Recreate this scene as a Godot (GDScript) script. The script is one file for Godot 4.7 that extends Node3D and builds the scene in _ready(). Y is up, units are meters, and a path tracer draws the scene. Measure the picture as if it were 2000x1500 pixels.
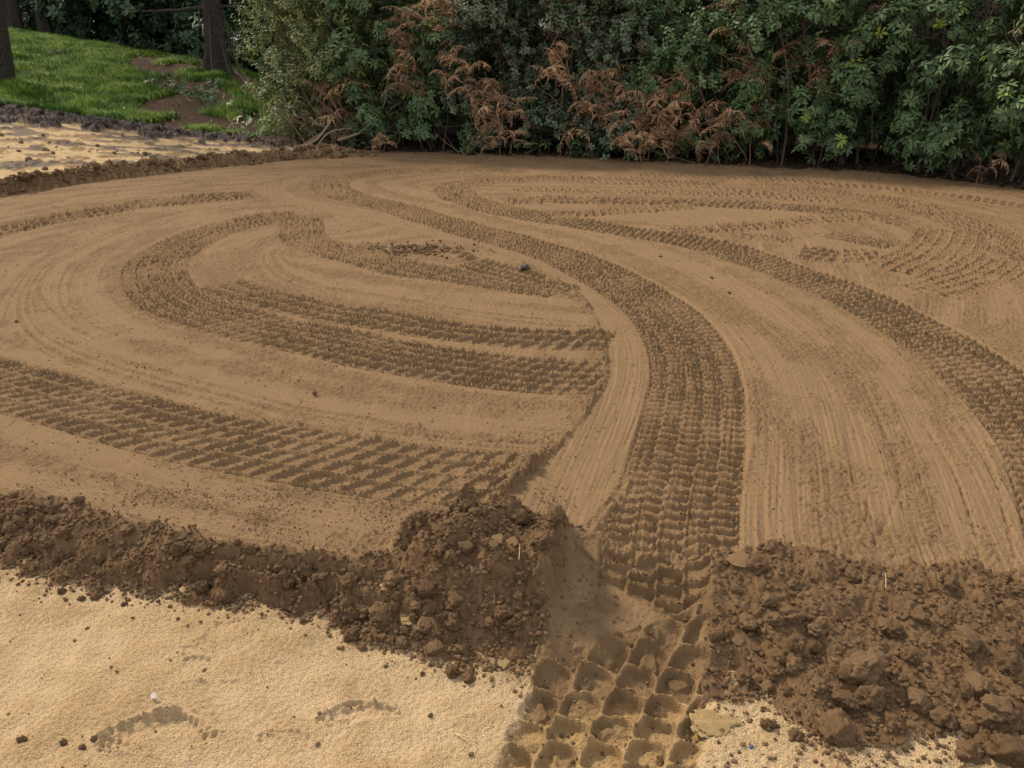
extends Node3D
# A freshly graded sand bed with tyre tracks, spoil banks in front, a hedge of shrubs and dead bracken behind.
# Ground points are (x, g): x to the right, g metres away along -z. The bed lies at height 0, the yellow ground in front at -0.15.

const G0 := 1.45
const K := 0.00201
const NR := 1200
const NC := 1080
const LOW := -0.15

var rng := RandomNumberGenerator.new()
var counts := {}
var M := {}
var ns := FastNoiseLite.new()
var cell := FastNoiseLite.new()
var H := PackedFloat32Array()
var reg := PackedByteArray()
var tr_id := PackedByteArray()
var tr_s := PackedFloat32Array()
var tr_d := PackedFloat32Array()
var tr_t := PackedFloat32Array()
var extra := PackedFloat32Array()
var rows_g := PackedFloat32Array()
var edge_t := PackedFloat32Array()
var foot_t := PackedFloat32Array()
var berm_t := PackedFloat32Array()
var hedge_t := PackedFloat32Array()
var verge_t := PackedFloat32Array()
var grass_t := PackedFloat32Array()

# ---------------------------------------------------------------- small helpers

func numbered(called: String) -> String:
	var n: int = counts.get(called, 0)
	counts[called] = n + 1
	return called if n == 0 else "%s_%03d" % [called, n]

func meta(o: Node3D, label: String, category: String, group := "") -> void:
	o.set_meta("label", label)
	o.set_meta("category", category)
	if group != "":
		o.set_meta("group", group)

func thing(called: String, label: String, category: String, at: Vector3, group := "") -> Node3D:
	var o := Node3D.new()
	o.name = numbered(called)
	add_child(o)
	o.position = at
	meta(o, label, category, group)
	return o

func part(called: String, mesh: Mesh, mat: Material, parent: Node3D, t := Transform3D()) -> MeshInstance3D:
	var o := MeshInstance3D.new()
	o.name = called
	o.mesh = mesh
	o.material_override = mat
	o.transform = t
	parent.add_child(o, true)
	return o

func single(called: String, mesh: Mesh, mat: Material, label: String, category: String, t: Transform3D, group := "") -> MeshInstance3D:
	var o := MeshInstance3D.new()
	o.name = numbered(called)
	o.mesh = mesh
	o.material_override = mat
	o.transform = t
	add_child(o)
	meta(o, label, category, group)
	return o

func many(called: String, mesh: Mesh, mat: Material, where: Array, tints: Array, parent: Node3D) -> MultiMeshInstance3D:
	var mm := MultiMesh.new()
	mm.transform_format = MultiMesh.TRANSFORM_3D
	mm.use_colors = tints.size() > 0
	mm.mesh = mesh
	mm.instance_count = where.size()
	for i in where.size():
		mm.set_instance_transform(i, where[i])
		if tints.size() > 0:
			mm.set_instance_color(i, tints[i])
	var o := MultiMeshInstance3D.new()
	o.name = called if parent != self else numbered(called)
	o.multimesh = mm
	o.material_override = mat
	o.set_meta("kind", "stuff")
	parent.add_child(o, true)
	return o

func lin(t: Array, x: float) -> float:
	# t = [x0, y0, x1, y1, ...] with rising x
	if x <= t[0]:
		return t[1]
	var i := 2
	while i < t.size():
		if x <= t[i]:
			return lerpf(t[i - 1], t[i + 1], (x - t[i - 2]) / maxf(t[i] - t[i - 2], 1e-5))
		i += 2
	return t[t.size() - 1]

func lin_ends(t: Array, x: float) -> float:
	# the same, going on straight past both ends
	var n := t.size()
	if x < t[0]:
		return t[1] + (t[3] - t[1]) / (t[2] - t[0]) * (x - t[0])
	if x > t[n - 2]:
		return t[n - 1] + (t[n - 1] - t[n - 3]) / (t[n - 2] - t[n - 4]) * (x - t[n - 2])
	return lin(t, x)

func near_tab(tab: PackedFloat32Array, x: float) -> float:
	return tab[clampi(int((x + 4.0) * 100.0), 0, 800)]

func far_tab(tab: PackedFloat32Array, x: float) -> float:
	return tab[clampi(int((x + 20.0) * 20.0), 0, 800)]

func curve(flat: Array, step: float) -> PackedVector2Array:
	# Catmull-Rom through the points, cut into steps of about the same length
	var p := PackedVector2Array()
	for i in range(0, flat.size(), 2):
		p.append(Vector2(flat[i], flat[i + 1]))
	var dense := PackedVector2Array()
	for i in p.size() - 1:
		var a := p[maxi(i - 1, 0)]
		var b := p[i]
		var c := p[i + 1]
		var d := p[mini(i + 2, p.size() - 1)]
		for k in 16:
			dense.append(b.cubic_interpolate(c, a, d, k / 16.0))
	dense.append(p[p.size() - 1])
	var out := PackedVector2Array([dense[0]])
	var need := step
	for i in range(1, dense.size()):
		var a := dense[i - 1]
		var l := a.distance_to(dense[i])
		while l >= need:
			a = a.move_toward(dense[i], need)
			l = a.distance_to(dense[i])
			out.append(a)
			need = step
		need -= l
	return out

func tube(st: SurfaceTool, pts: Array, radii: Array, sides := 6, base := 0) -> int:
	# a round bar along pts; returns the next free vertex
	var n := base
	for i in pts.size():
		var d: Vector3 = (pts[mini(i + 1, pts.size() - 1)] - pts[maxi(i - 1, 0)]).normalized()
		var u := d.cross(Vector3(0.31, 0.17, 0.93)).normalized()
		var v := d.cross(u)
		for k in sides:
			var a := TAU * k / sides
			var q: Vector3 = u * cos(a) + v * sin(a)
			st.set_normal(q)
			st.set_uv(Vector2(float(k) / sides, i * 0.2))
			st.add_vertex(pts[i] + q * float(radii[i]))
		if i > 0:
			for k in sides:
				var a := n + k
				var b := n + (k + 1) % sides
				for e in [a, b - sides, a - sides, a, b, b - sides]:
					st.add_index(e)
		n += sides
	return n

func tube_mesh(pts: Array, radii: Array, sides := 6) -> ArrayMesh:
	var st := SurfaceTool.new()
	st.begin(Mesh.PRIMITIVE_TRIANGLES)
	tube(st, pts, radii, sides)
	return st.commit()

func bent(from: Vector3, to: Vector3, sag: float, n := 6) -> Array:
	var out := []
	var side := Vector3(rng.randf_range(-1, 1), rng.randf_range(-1, 1), rng.randf_range(-1, 1)) * sag
	for i in n:
		var t := float(i) / (n - 1)
		out.append(from.lerp(to, t) + side * sin(PI * t) + Vector3(rng.randf_range(-1, 1), rng.randf_range(-1, 1), rng.randf_range(-1, 1)) * sag * 0.18)
	return out

func taper(a: float, b: float, n := 6) -> Array:
	var out := []
	for i in n:
		out.append(lerpf(a, b, float(i) / (n - 1)))
	return out

# ---------------------------------------------------------------- materials

func grain(freq: float, kind: int, stops: Array, sd: int, octaves := 4) -> NoiseTexture2D:
	var f := FastNoiseLite.new()
	f.noise_type = kind
	f.seed = sd
	f.frequency = freq
	f.fractal_type = FastNoiseLite.FRACTAL_FBM
	f.fractal_octaves = octaves
	var t := NoiseTexture2D.new()
	t.width = 512
	t.height = 512
	t.seamless = true
	t.noise = f
	if stops.size():
		var g := Gradient.new()
		var at := PackedFloat32Array()
		var cs := PackedColorArray()
		for s in stops:
			at.append(s[0])
			cs.append(Color(s[1], s[1], s[1]) if s.size() == 2 else Color(s[1], s[2], s[3]))
		g.offsets = at
		g.colors = cs
		t.color_ramp = g
	return t

func earth(called: String, alb: Texture2D, bump: Texture2D, tile: float, relief: float) -> StandardMaterial3D:
	var m := StandardMaterial3D.new()
	m.resource_name = called
	m.vertex_color_use_as_albedo = true
	m.albedo_texture = alb
	m.roughness = 0.95
	m.metallic_specular = 0.25
	m.heightmap_enabled = true
	m.heightmap_texture = bump
	m.heightmap_scale = relief
	m.uv1_triplanar = true
	m.uv1_world_triplanar = true
	m.uv1_scale = Vector3.ONE / tile
	return m

func plain(called: String, c: Color, rough: float, back := 0.0) -> StandardMaterial3D:
	# c is a linear, real-world colour
	var m := StandardMaterial3D.new()
	m.resource_name = called
	m.albedo_color = c.linear_to_srgb()
	m.roughness = rough
	m.cull_mode = BaseMaterial3D.CULL_DISABLED
	m.vertex_color_use_as_albedo = true
	m.metallic_specular = 0.32
	if back > 0.0:
		m.backlight_enabled = true
		m.backlight = Color(back, back, back * 0.6)
	return m

func materials() -> void:
	var sand := grain(0.16, FastNoiseLite.TYPE_SIMPLEX, [[0.0, 0.72], [0.3, 0.86], [0.55, 0.95], [1.0, 1.0]], 3)
	var sand_bump := grain(0.15, FastNoiseLite.TYPE_SIMPLEX, [], 4, 5)
	var pits := grain(0.13, FastNoiseLite.TYPE_SIMPLEX_SMOOTH, [[0.0, 0.55, 0.5, 0.45], [0.3, 0.82, 0.8, 0.78], [0.5, 0.95, 0.95, 0.95], [1.0, 1.0, 1.0, 1.0]], 5, 5)
	var pits_bump := grain(0.14, FastNoiseLite.TYPE_SIMPLEX, [[0.0, 0.0], [0.35, 0.55], [0.6, 0.8], [1.0, 1.0]], 6, 5)
	M.sand = earth("damp brown sand", sand, sand_bump, 0.45, 0.5)
	M.soil = earth("loose brown soil", sand, sand_bump, 0.22, 0.9)
	M.yellow = earth("yellow sand", pits, pits_bump, 0.55, 0.55)
	for i in 3:
		var c: Color = [Color(0.265, 0.157, 0.079), Color(0.31, 0.187, 0.096), Color(0.22, 0.131, 0.066)][i]
		var m := earth("soil clod", sand, sand_bump, 0.16, 0.8)
		m.albedo_color = c.linear_to_srgb()
		M["clod%d" % i] = m
	var pale := earth("pale sand flake", sand, sand_bump, 0.2, 0.25)
	pale.albedo_color = Color(0.27, 0.163, 0.084).linear_to_srgb()
	M.pale = pale
	var crust := earth("yellow sand crust", pits, pits_bump, 0.25, 0.8)
	crust.albedo_color = Color(0.5, 0.34, 0.16).linear_to_srgb()
	M.crust = crust
	var dk := earth("dark clod", sand, sand_bump, 0.2, 0.8)
	dk.albedo_color = Color(0.07, 0.052, 0.042).linear_to_srgb()
	M.dark_clod = dk
	var stone := earth("grey stone", sand, sand_bump, 0.2, 0.2)
	stone.albedo_color = Color(0.11, 0.1, 0.088).linear_to_srgb()
	M.stone = stone
	var bark_bump := grain(0.03, FastNoiseLite.TYPE_CELLULAR, [], 7, 4)
	var bark := earth("pine bark", grain(0.03, FastNoiseLite.TYPE_CELLULAR, [[0.0, 0.45], [0.5, 0.8], [1.0, 1.0]], 8, 4), bark_bump, 0.5, 3.5)
	bark.albedo_color = Color(0.085, 0.068, 0.058).linear_to_srgb()
	bark.uv1_scale = Vector3(2.4, 0.8, 2.4)
	M.bark = bark
	M.leaf = plain("leaf", Color(1, 1, 1), 0.54, 0.25)
	M.leaf0 = plain("dark green leaf", Color(0.063, 0.105, 0.044), 0.52, 0.25)
	M.leaf1 = plain("green leaf", Color(0.085, 0.139, 0.055), 0.52, 0.25)
	M.leaf2 = plain("light green leaf", Color(0.12, 0.19, 0.06), 0.55, 0.3)
	M.leaf3 = plain("pale cut leaf", Color(0.20, 0.26, 0.12), 0.5, 0.35)
	M.needle = plain("foliage", Color(1, 1, 1), 0.7, 0.2)
	M.grass = plain("grass", Color(1, 1, 1), 0.75, 0.4)
	M.twig = plain("grey brown twig", Color(0.105, 0.078, 0.055), 0.85)
	M.twig_pale = plain("pale twig", Color(0.22, 0.175, 0.115), 0.8)
	M.twig_dark = plain("dark stem", Color(0.05, 0.035, 0.026), 0.9)
	M.fern0 = plain("rusty dead fern", Color(0.48, 0.285, 0.16), 0.8, 0.35)
	M.fern1 = plain("brown dead fern", Color(0.23, 0.135, 0.085), 0.85, 0.3)
	M.fern2 = plain("straw dead fern", Color(0.52, 0.32, 0.18), 0.8, 0.35)
	M.straw = plain("straw", Color(0.55, 0.42, 0.24), 0.7)
	M.litter = plain("litter", Color(1, 1, 1), 0.8, 0.2)
	M.dead_leaf = plain("pale dead leaf", Color(0.5, 0.41, 0.36), 0.7, 0.2)
	M.chip = plain("blue chip", Color(0.05, 0.06, 0.22), 0.5)

# ---------------------------------------------------------------- the lie of the land

func bank_height(x: float, g: float) -> float:
	# the yellow ground rises at the back left into the grass bank
	if g < 9.0:
		return 0.0
	var r := -x / g
	if r < 0.2:
		return 0.0
	var b := lin([16.3, 0.0, 22.0, 0.95, 40.0, 1.0], g)
	if r > 0.33:
		return lerpf(b, lin([9.5, 0.0, 13.0, 0.25, 17.0, 0.63, 18.0, 0.81, 24.0, 1.86, 40.0, 1.9], g), minf(1.4, (r - 0.33) / 0.24))
	return b * smoothstep(0.2, 0.33, r)

func column_x(j: int, g: float) -> float:
	return (2.0 * j / NC - 1.0) * (0.55 * g + 1.2)

func bare(x: float, g: float) -> float:
	# how bare of grass the bank is: brown soil towards its right end
	var r := -x / g
	return clampf(smoothstep(0.45, 0.36, r) * smoothstep(0.26, 0.30, r) * (1.5 + 1.5 * ns.get_noise_2d(x * 0.8, g * 0.5 + 20.0)) + 0.5 * maxf(0.0, ns.get_noise_2d(x * 0.7 + 30.0, g * 0.3) - 0.25), 0.0, 1.0)

func height_at(x: float, g: float) -> float:
	var i := int(round(log(g / G0) / K))
	if i < 0 or i >= NR:
		return bank_height(x, g) + (LOW if g < 2.2 else 0.0)
	var j := int(round((x / (0.55 * rows_g[i] + 1.2) + 1.0) * NC / 2.0))
	if j < 0 or j > NC:
		return bank_height(x, g) + (LOW if g < near_tab(foot_t, x) else 0.0)
	return H[i * (NC + 1) + j]

func region_at(x: float, g: float) -> int:
	var i := int(round(log(g / G0) / K))
	var j := int(round((x / (0.55 * g + 1.2) + 1.0) * NC / 2.0))
	if i < 0 or i >= NR or j < 0 or j > NC:
		return -1
	return reg[i * (NC + 1) + j]

func spot(x: float, g: float, up := 0.0) -> Vector3:
	return Vector3(x, height_at(x, g) + up, -g)

func dome(x: float, g: float, f: float) -> float:
	# rounded lumps packed side by side, 0 to 1
	var d := cell.get_noise_2d(x * f, g * f) + 1.0
	return 1.0 - d * d

func stamp(pts: PackedVector2Array, reach: float, id: int, ridge := 0.0, width := 0.02) -> void:
	# id > 0: write along/across coordinates of a tyre track; else add a small ridge of soil
	var s0 := 0.0
	for k in pts.size() - 1:
		var a := pts[k]
		var b := pts[k + 1]
		var l := a.distance_to(b)
		var d := (b - a) / l
		var n := Vector2(-d.y, d.x)
		var lo_g := minf(a.y, b.y) - reach
		var hi_g := maxf(a.y, b.y) + reach
		var lo_x := minf(a.x, b.x) - reach
		var hi_x := maxf(a.x, b.x) + reach
		var i0 := maxi(0, int(log(maxf(lo_g, G0) / G0) / K))
		var i1 := mini(NR - 1, int(log(maxf(hi_g, G0) / G0) / K) + 1)
		for i in range(i0, i1 + 1):
			var g := rows_g[i]
			var wide := 0.55 * g + 1.2
			var j0 := maxi(0, int((lo_x / wide + 1.0) * NC / 2.0))
			var j1 := mini(NC, int((hi_x / wide + 1.0) * NC / 2.0) + 1)
			var gy := g - a.y
			for j in range(j0, j1 + 1):
				var rx := (2.0 * j / NC - 1.0) * wide - a.x
				var t := (rx * d.x + gy * d.y) / l
				if t < -0.5 or t > 1.5:
					continue
				var across := rx * n.x + gy * n.y
				if absf(across) > reach:
					continue
				var v := i * (NC + 1) + j
				if id == 20 and tr_id[v] == 6 and g + 0.38 * (0.62 - rx - a.x) > 2.30:
					continue
				if id > 0:
					var off := absf(t - 0.5)
					if tr_id[v] != id or off < tr_t[v]:
						tr_id[v] = id
						tr_t[v] = off
						tr_s[v] = s0 + t * l
						tr_d[v] = across
				elif t >= 0.0 and t < 1.0:
					var w := across / width
					var h := ridge * exp(-w * w) * (0.7 + 0.6 * ns.get_noise_2d(s0 * 14.0 + t * l * 14.0, 3.0 + ridge * 99.0))
					if absf(h) > absf(extra[v]):
						extra[v] = h
		s0 += l

func guide(pts: PackedVector2Array, cols: int, rows: int) -> PackedFloat32Array:
	# signed distance to a line on a coarse grid of 0.15 m, plus on the left of its direction
	var out := PackedFloat32Array()
	out.resize(cols * rows)
	for r in rows:
		var g := 1.3 + r * 0.15
		for c in cols:
			var x := -12.0 + c * 0.15
			var best := 1e9
			var sgn := 1.0
			for k in pts.size() - 1:
				var a := pts[k]
				var dx := pts[k + 1].x - a.x
				var dg := pts[k + 1].y - a.y
				var t := clampf(((x - a.x) * dx + (g - a.y) * dg) / (dx * dx + dg * dg), 0.0, 1.0)
				var ex := x - a.x - dx * t
				var eg := g - a.y - dg * t
				var q := ex * ex + eg * eg
				if q < best:
					best = q
					sgn = 1.0 if dx * eg - dg * ex > 0.0 else -1.0
			out[r * cols + c] = sqrt(best) * sgn
	return out

func lugs(x: float, g: float, s: float, d: float, hw: float, pitch: float, cols: float, depth: float, rise: float, skew: float) -> float:
	# the print of a lugged tyre: pockets with flat floors and crumbly walls between them
	var cw := 2.0 * hw / cols
	var wob := 0.4 * ns.get_noise_2d(x * 9.0, g * 9.0)
	var u := (d + wob * 0.004 + hw) / cw
	var c := floorf(u)
	var fu := u - c
	var odd := fposmod(c, 2.0)
	var v := (s - skew * d + wob * 0.005) / pitch + odd * (0.5 if skew < 0.1 else 0.12) - 0.16 * (2.0 * fu - 1.0) * (2.0 * fu - 1.0)
	var row := floorf(v)
	var fv := v - row
	var ragged := ns.get_noise_2d(x * 55.0, g * 55.0)
	if pitch > 0.099:
		# rounded cups
		var rr := pow(pow(absf(2.0 * fu - 1.0), 4.6) + pow(absf(2.0 * fv - 1.0), 4.6), 1.0 / 4.6) + ragged * 0.03 + wob * 0.04
		var cup := depth * (0.95 + 0.2 * ns.get_noise_2d(row * 3.7, c * 9.1 + 40.0))
		return lerpf(-cup, rise * (1.0 + 0.3 * wob), smoothstep(0.80, 1.0, rr)) * clampf(1.0 - (absf(d) - hw) / 0.03, 0.0, 1.0)
	var et := minf(fv, 1.0 - fv) * pitch + ragged * 0.0014
	var el := minf(fu, 1.0 - fu) * cw + ragged * 0.0014
	var wf := clampf(0.5 + 0.08 * g, 0.7, 1.15)
	var wt := 1.0 - smoothstep(0.03 * pitch, (0.17 if skew < 0.1 else 0.15) * pitch * wf, et)
	var wl := (0.58 if skew < 0.1 else 0.95) * (0.8 + 0.5 * ns.get_noise_2d(row * 5.1 + 20.0, c * 2.3)) * (1.0 - smoothstep(0.03 * cw, 0.13 * cw * wf, el))
	var worn := 0.97 + 0.12 * ns.get_noise_2d(row * 7.3 + c * 3.1, c * 5.7 + row)
	var past := absf(d) - hw
	if past > 0.0:
		var f := clampf(1.0 - past / 0.045, 0.0, 1.0)
		var floor_ := -depth * clampf(1.0 - past / 0.02, 0.0, 1.0)
		return floor_ + (rise * 0.6 - floor_) * wt * f * f * worn
	var wall := clampf(maxf(wt, wl) * worn * (1.0 + 0.22 * ragged), 0.0, 1.25)
	var spot_depth := depth * (0.9 + 0.16 * ns.get_noise_2d(row * 3.7, c * 9.1 + 40.0))
	return -spot_depth + (spot_depth + rise) * wall

var tracks := []

func ground_data() -> PackedColorArray:
	var n := NR * (NC + 1)
	H.resize(n)
	reg.resize(n)
	tr_id.resize(n)
	tr_s.resize(n)
	tr_d.resize(n)
	tr_t.resize(n)
	extra.resize(n)
	rows_g.resize(NR)
	for i in NR:
		rows_g[i] = G0 * exp(K * i)
	var edge: Array = [-3.007, 3.256, -1.958, 2.911, -1.606, 2.786, -1.267, 2.642, -0.963, 2.536, -0.759, 2.488, -0.512, 2.454, -0.34, 2.442, -0.189, 2.485, 0.173, 2.504, 0.686, 2.473, 0.864, 2.494, 1.032, 2.479, 1.18, 2.418, 1.412, 2.374, 1.656, 2.365, 2.271, 2.303]
	var foot: Array = [-2.83, 2.967, -1.853, 2.661, -1.579, 2.555, -1.419, 2.519, -1.161, 2.445, -0.94, 2.402, -0.746, 2.374, -0.566, 2.32, -0.489, 2.254, -0.319, 2.197, -0.218, 2.12, -0.124, 2.102, 0.015, 2.075, 0.565, 1.962, 0.669, 1.998, 0.728, 1.942, 0.786, 1.847, 0.839, 1.756, 0.968, 1.81, 1.127, 1.857, 1.236, 1.792, 1.361, 1.77, 1.882, 1.738]
	var berm: Array = [-6.454, 8.363, -5.704, 9.704, -5.104, 10.93, -4.168, 11.956, -3.009, 13.001, -2, 13.306, -1.545, 13.368]
	var hedge: Array = [-5.114, 15.63, -4.611, 15.137, -3.313, 14.378, -2.055, 13.689, -0.776, 13.431, 0.756, 13.061, 2.836, 12.215, 4.674, 11.468, 5.597, 10.638, 5.92, 10.095, 6.42, 9.062]
	var verge: Array = [-9.656, 14.151, -8.349, 14.662, -7.552, 14.7, -6.803, 14.87, -6.019, 15.004, -4.962, 15.145, -3.347, 14.532]
	var grass: Array = [-10.81, 15.993, -9.679, 17.17, -8.866, 17.453, -8.389, 17.463, -7.481, 17.121, -6.634, 16.629, -6.043, 16.528, -5.414, 16.289, -4.987, 15.802, -3.589, 15.63]
	for k in 801:
		var xn := -4.0 + k * 0.01
		var xf := -20.0 + k * 0.05
		edge_t.append(lin_ends(edge, xn))
		foot_t.append(lin_ends(foot, xn))
		berm_t.append(lin_ends(berm, xf))
		hedge_t.append(lin_ends(hedge, xf) if xf > -4.6 else 40.0)
		verge_t.append(lin_ends(verge, xf) if xf < -2.5 else 40.0)
		grass_t.append(lin_ends(grass, xf) if xf < -4.6 else 40.0)
	# name, path, half width, pitch, columns, depth, rise, skew, label
	tracks = [
		[[-2.141, 8.494, -2.398, 8.235, -2.672, 7.713, -2.785, 7.131, -2.764, 6.625, -2.639, 6.196, -2.429, 5.762, -2.195, 5.438, -1.925, 5.178, -1.648, 5, -1.461, 4.88, -1.184, 4.728, -0.922, 4.585, -0.671, 4.432, -0.382, 4.304, -0.107, 4.212, 0.21, 4.123, 0.439, 4.094, 0.475, 4.094], 0.23, 0.075, 5.0, 0.010, 0.0155, 0.4, "looping tyre track curving round the left of the bed and ending at the smooth strip"],
		[[-2.047, 5.896, -1.863, 5.736, -1.723, 5.608, -1.32, 5.345, -0.887, 5.103, -0.617, 4.959, -0.241, 4.822, 0.118, 4.719, 0.469, 4.674, 0.543, 4.656], 0.17, 0.09, 3.0, 0.010, 0.016, 0.45, "narrower tyre track running inside the looping track to the smooth strip"],
		[[-2.018, 8.286, -1.934, 7.872, -1.785, 7.37, -1.443, 6.943, -1.124, 6.642, -0.771, 6.349, -0.374, 6.137, -0.073, 5.965, 0.214, 5.815, 0.343, 5.71], 0.2, 0.07, 4.0, 0.010, 0.0145, 0.4, "short curved tyre track nested inside the loop, below the dark spill of soil"],
		[[-0.298, 6.558, -0.155, 6.396, 0, 6.241, 0.166, 6.05], 0.15, 0.07, 3.0, 0.018, 0.008, 0.0, "patch of tyre print beside the dark lump on the bed"],
		[[-2.901, 9.636, -3.244, 9.503, -3.522, 9.341, -4.016, 8.943, -4.344, 8.311, -4.631, 7.758, -4.868, 7.036, -4.955, 6.272, -4.804, 5.584, -4.513, 5.124, -3.903, 4.683, -3.145, 4.319, -2.564, 4.01, -2.027, 3.736, -1.547, 3.488, -1.134, 3.315, -0.758, 3.18, -0.495, 3.102, -0.244, 3.045, -0.05, 3.01, -0.016, 3.002], 0.23, 0.095, 4.0, 0.009, 0.016, 0.55, "broad deep tyre track crossing the near left of the bed, its far end under the soil ridge"],
		[[0.409, 1.918, 0.468, 2.17, 0.513, 2.359, 0.544, 2.542, 0.615, 2.824, 0.713, 3.161, 0.824, 3.571, 0.937, 4.08, 0.99, 4.55, 0.976, 5.072, 0.867, 5.646, 0.679, 6.196, 0.408, 6.763, 0.044, 7.289, -0.372, 7.803, -0.851, 8.441, -1.276, 9.002, -1.667, 9.437, -1.979, 9.914, -2.161, 10.398, -2.153, 10.845, -1.834, 11.238, -1.346, 11.563, -0.684, 11.756, 0, 11.756], 0.222, 0.064, 5.0, 0.021, 0.007, 0.03, "long S-shaped tyre track from the wheel rut up the middle of the bed"],
		[[1.994, 2.479, 2.168, 2.903, 2.306, 3.305, 2.386, 3.688, 2.427, 4.094, 2.432, 4.55, 2.403, 5.02, 2.311, 5.522, 2.19, 5.979, 1.971, 6.509, 1.706, 7.093, 1.342, 7.474, 0.934, 7.826, 0.489, 8.235, 0.051, 8.63, -0.267, 9.032, -0.531, 9.503, -0.645, 9.986, -0.578, 10.398, -0.312, 10.678, 0.127, 10.845, 0.763, 10.887, 1.566, 10.72, 2.426, 10.36], 0.222, 0.066, 5.0, 0.021, 0.007, 0.03, "S-shaped tyre track sweeping down the right side of the bed past the frame"],
		[[3.033, 10.36, 3.492, 9.914, 3.89, 9.437, 4.147, 9.002, 4.232, 8.389, 4.25, 7.647, 4.181, 6.943, 4.027, 6.122, 3.795, 5.345], 0.23, 0.075, 5.0, 0.010, 0.013, 0.3, "tyre track bending round the far right corner of the bed"],
		[[-0.055, 9.277, 0.44, 9.341, 0.881, 9.341, 1.417, 9.246, 1.95, 9.184, 2.536, 9.062, 3.103, 8.77, 3.5, 8.415, 3.762, 8.062], 0.2, 0.075, 4.0, 0.010, 0.013, 0.3, "far tyre track arching along the top of the pale triangle"],
		[[1.432, 7.735, 1.872, 7.849, 2.386, 8.014, 2.928, 8.21, 3.475, 8.363], 0.17, 0.08, 3.0, 0.010, 0.013, 0.3, "straight far tyre track under the pale triangle"],
		[[0.407, 8.575, 0.765, 8.603, 1.293, 8.741, 1.902, 8.943], 0.14, 0.08, 3.0, 0.010, 0.013, 0.3, "faint far tyre track along the left of the pale triangle"],
		[[2.003, 7.432, 2.22, 7.412, 2.423, 7.35], 0.14, 0.08, 3.0, 0.010, 0.013, 0.0, "small patch of tyre print left of the pale squares"],
		[[2.352, 6.87, 2.613, 6.763, 2.938, 6.781], 0.2, 0.08, 3.0, 0.010, 0.013, 0.3, "short dark tyre print under the pale squares"],
		[[2.803, 7.56, 3.004, 7.37, 3.201, 7.151], 0.16, 0.08, 3.0, 0.010, 0.013, 0.3, "short tyre print right of the pale squares"],
		[[3.97, 7.713, 3.643, 7.131, 3.344, 6.711, 3.065, 6.396, 2.89, 6.211], 0.3, 0.075, 6.0, 0.010, 0.013, 0.2, "wide curved tyre print at the right of the bed, its far half"],
		[[3.788, 6.592, 3.43, 6.196, 3.126, 5.951, 2.813, 5.736], 0.24, 0.075, 5.0, 0.010, 0.013, 0.2, "wide curved tyre print at the right of the bed, its near half"],
		[[1.638, 11.238, 2.69, 10.973, 3.692, 10.557, 4.648, 9.843, 5.317, 9.002, 5.709, 8.363], 0.12, 0.09, 2.0, 0.008, 0.009, 0.0, "thin line of tyre marks along the far edge of the bed"],
		[[0.059, 10.022, 1.164, 9.914, 2.289, 9.738, 3.122, 9.47, 3.511, 9.309], 0.14, 0.09, 2.0, 0.008, 0.009, 0.0, "thin line of tyre marks above the arching far track"],
		[[0.817, 10.761, 1.82, 10.36, 2.478, 10.058, 2.966, 9.704], 0.10, 0.09, 2.0, 0.008, 0.009, 0.0, "faint row of tyre marks between the far lines"],
		[[0.673, 2.595, 0.573, 2.401, 0.472, 2.229, 0.377, 2.086, 0.3, 1.947, 0.243, 1.82, 0.198, 1.697, 0.158, 1.585, 0.118, 1.442], 0.25, 0.1, 4.6, 0.027, 0.007, 0.0, "deep cup-shaped tyre prints at the bottom of the wheel rut"],
	]
	for k in tracks.size():
		stamp(curve(tracks[k][0], 0.04), float(tracks[k][1]) + 0.045, k + 1)
	# small ridges, cracks and furrows: path, height, width
	var low_ridges := [
		[[-1.126, 1.792, -1.092, 1.825, -1.067, 1.847, -0.999, 1.89, -0.947, 1.904, -0.89, 1.904, -0.812, 1.886], 0.024, 0.012], [[-1, 2.009, -0.902, 2.026, -0.769, 2.035], 0.013, 0.008], [[-0.547, 1.876, -0.492, 1.926, -0.38, 1.954], 0.022, 0.010],
		[[-1.046, 2.288, -0.926, 2.301, -0.837, 2.306, -0.739, 2.346], 0.013, 0.006], [[-1.087, 1.765, -0.995, 1.738, -0.888, 1.742], 0.010, 0.010], [[-1.044, 1.825, -0.984, 1.851, -0.904, 1.863, -0.814, 1.847], -0.014, 0.022],
		[[-0.506, 1.851, -0.444, 1.896, -0.346, 1.915], -0.016, 0.02], [[-0.79, 1.77, -0.758, 1.801, -0.733, 1.81], 0.013, 0.010], [[-0.168, 1.847, -0.143, 1.886, -0.086, 1.896], 0.008, 0.012], [[-0.979, 2.12, -0.962, 2.139, -0.93, 2.134], 0.012, 0.006],
		[[-0.744, 1.847, -0.67, 1.832, -0.609, 1.81], 0.014, 0.012], [[-1.06, 2.28, -1.036, 2.192, -1.018, 2.12], 0.007, 0.006], [[-1.231, 2.057, -1.203, 2.079, -1.16, 2.07], 0.010, 0.006], [[-0.74, 2.097, -0.707, 2.12, -0.665, 2.106], 0.010, 0.006],
	]
	for r in low_ridges:
		stamp(curve(r[0], 0.03), float(r[2]) * 1.6, 0, float(r[1]) * 0.5, float(r[2]) * 0.6)
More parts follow.
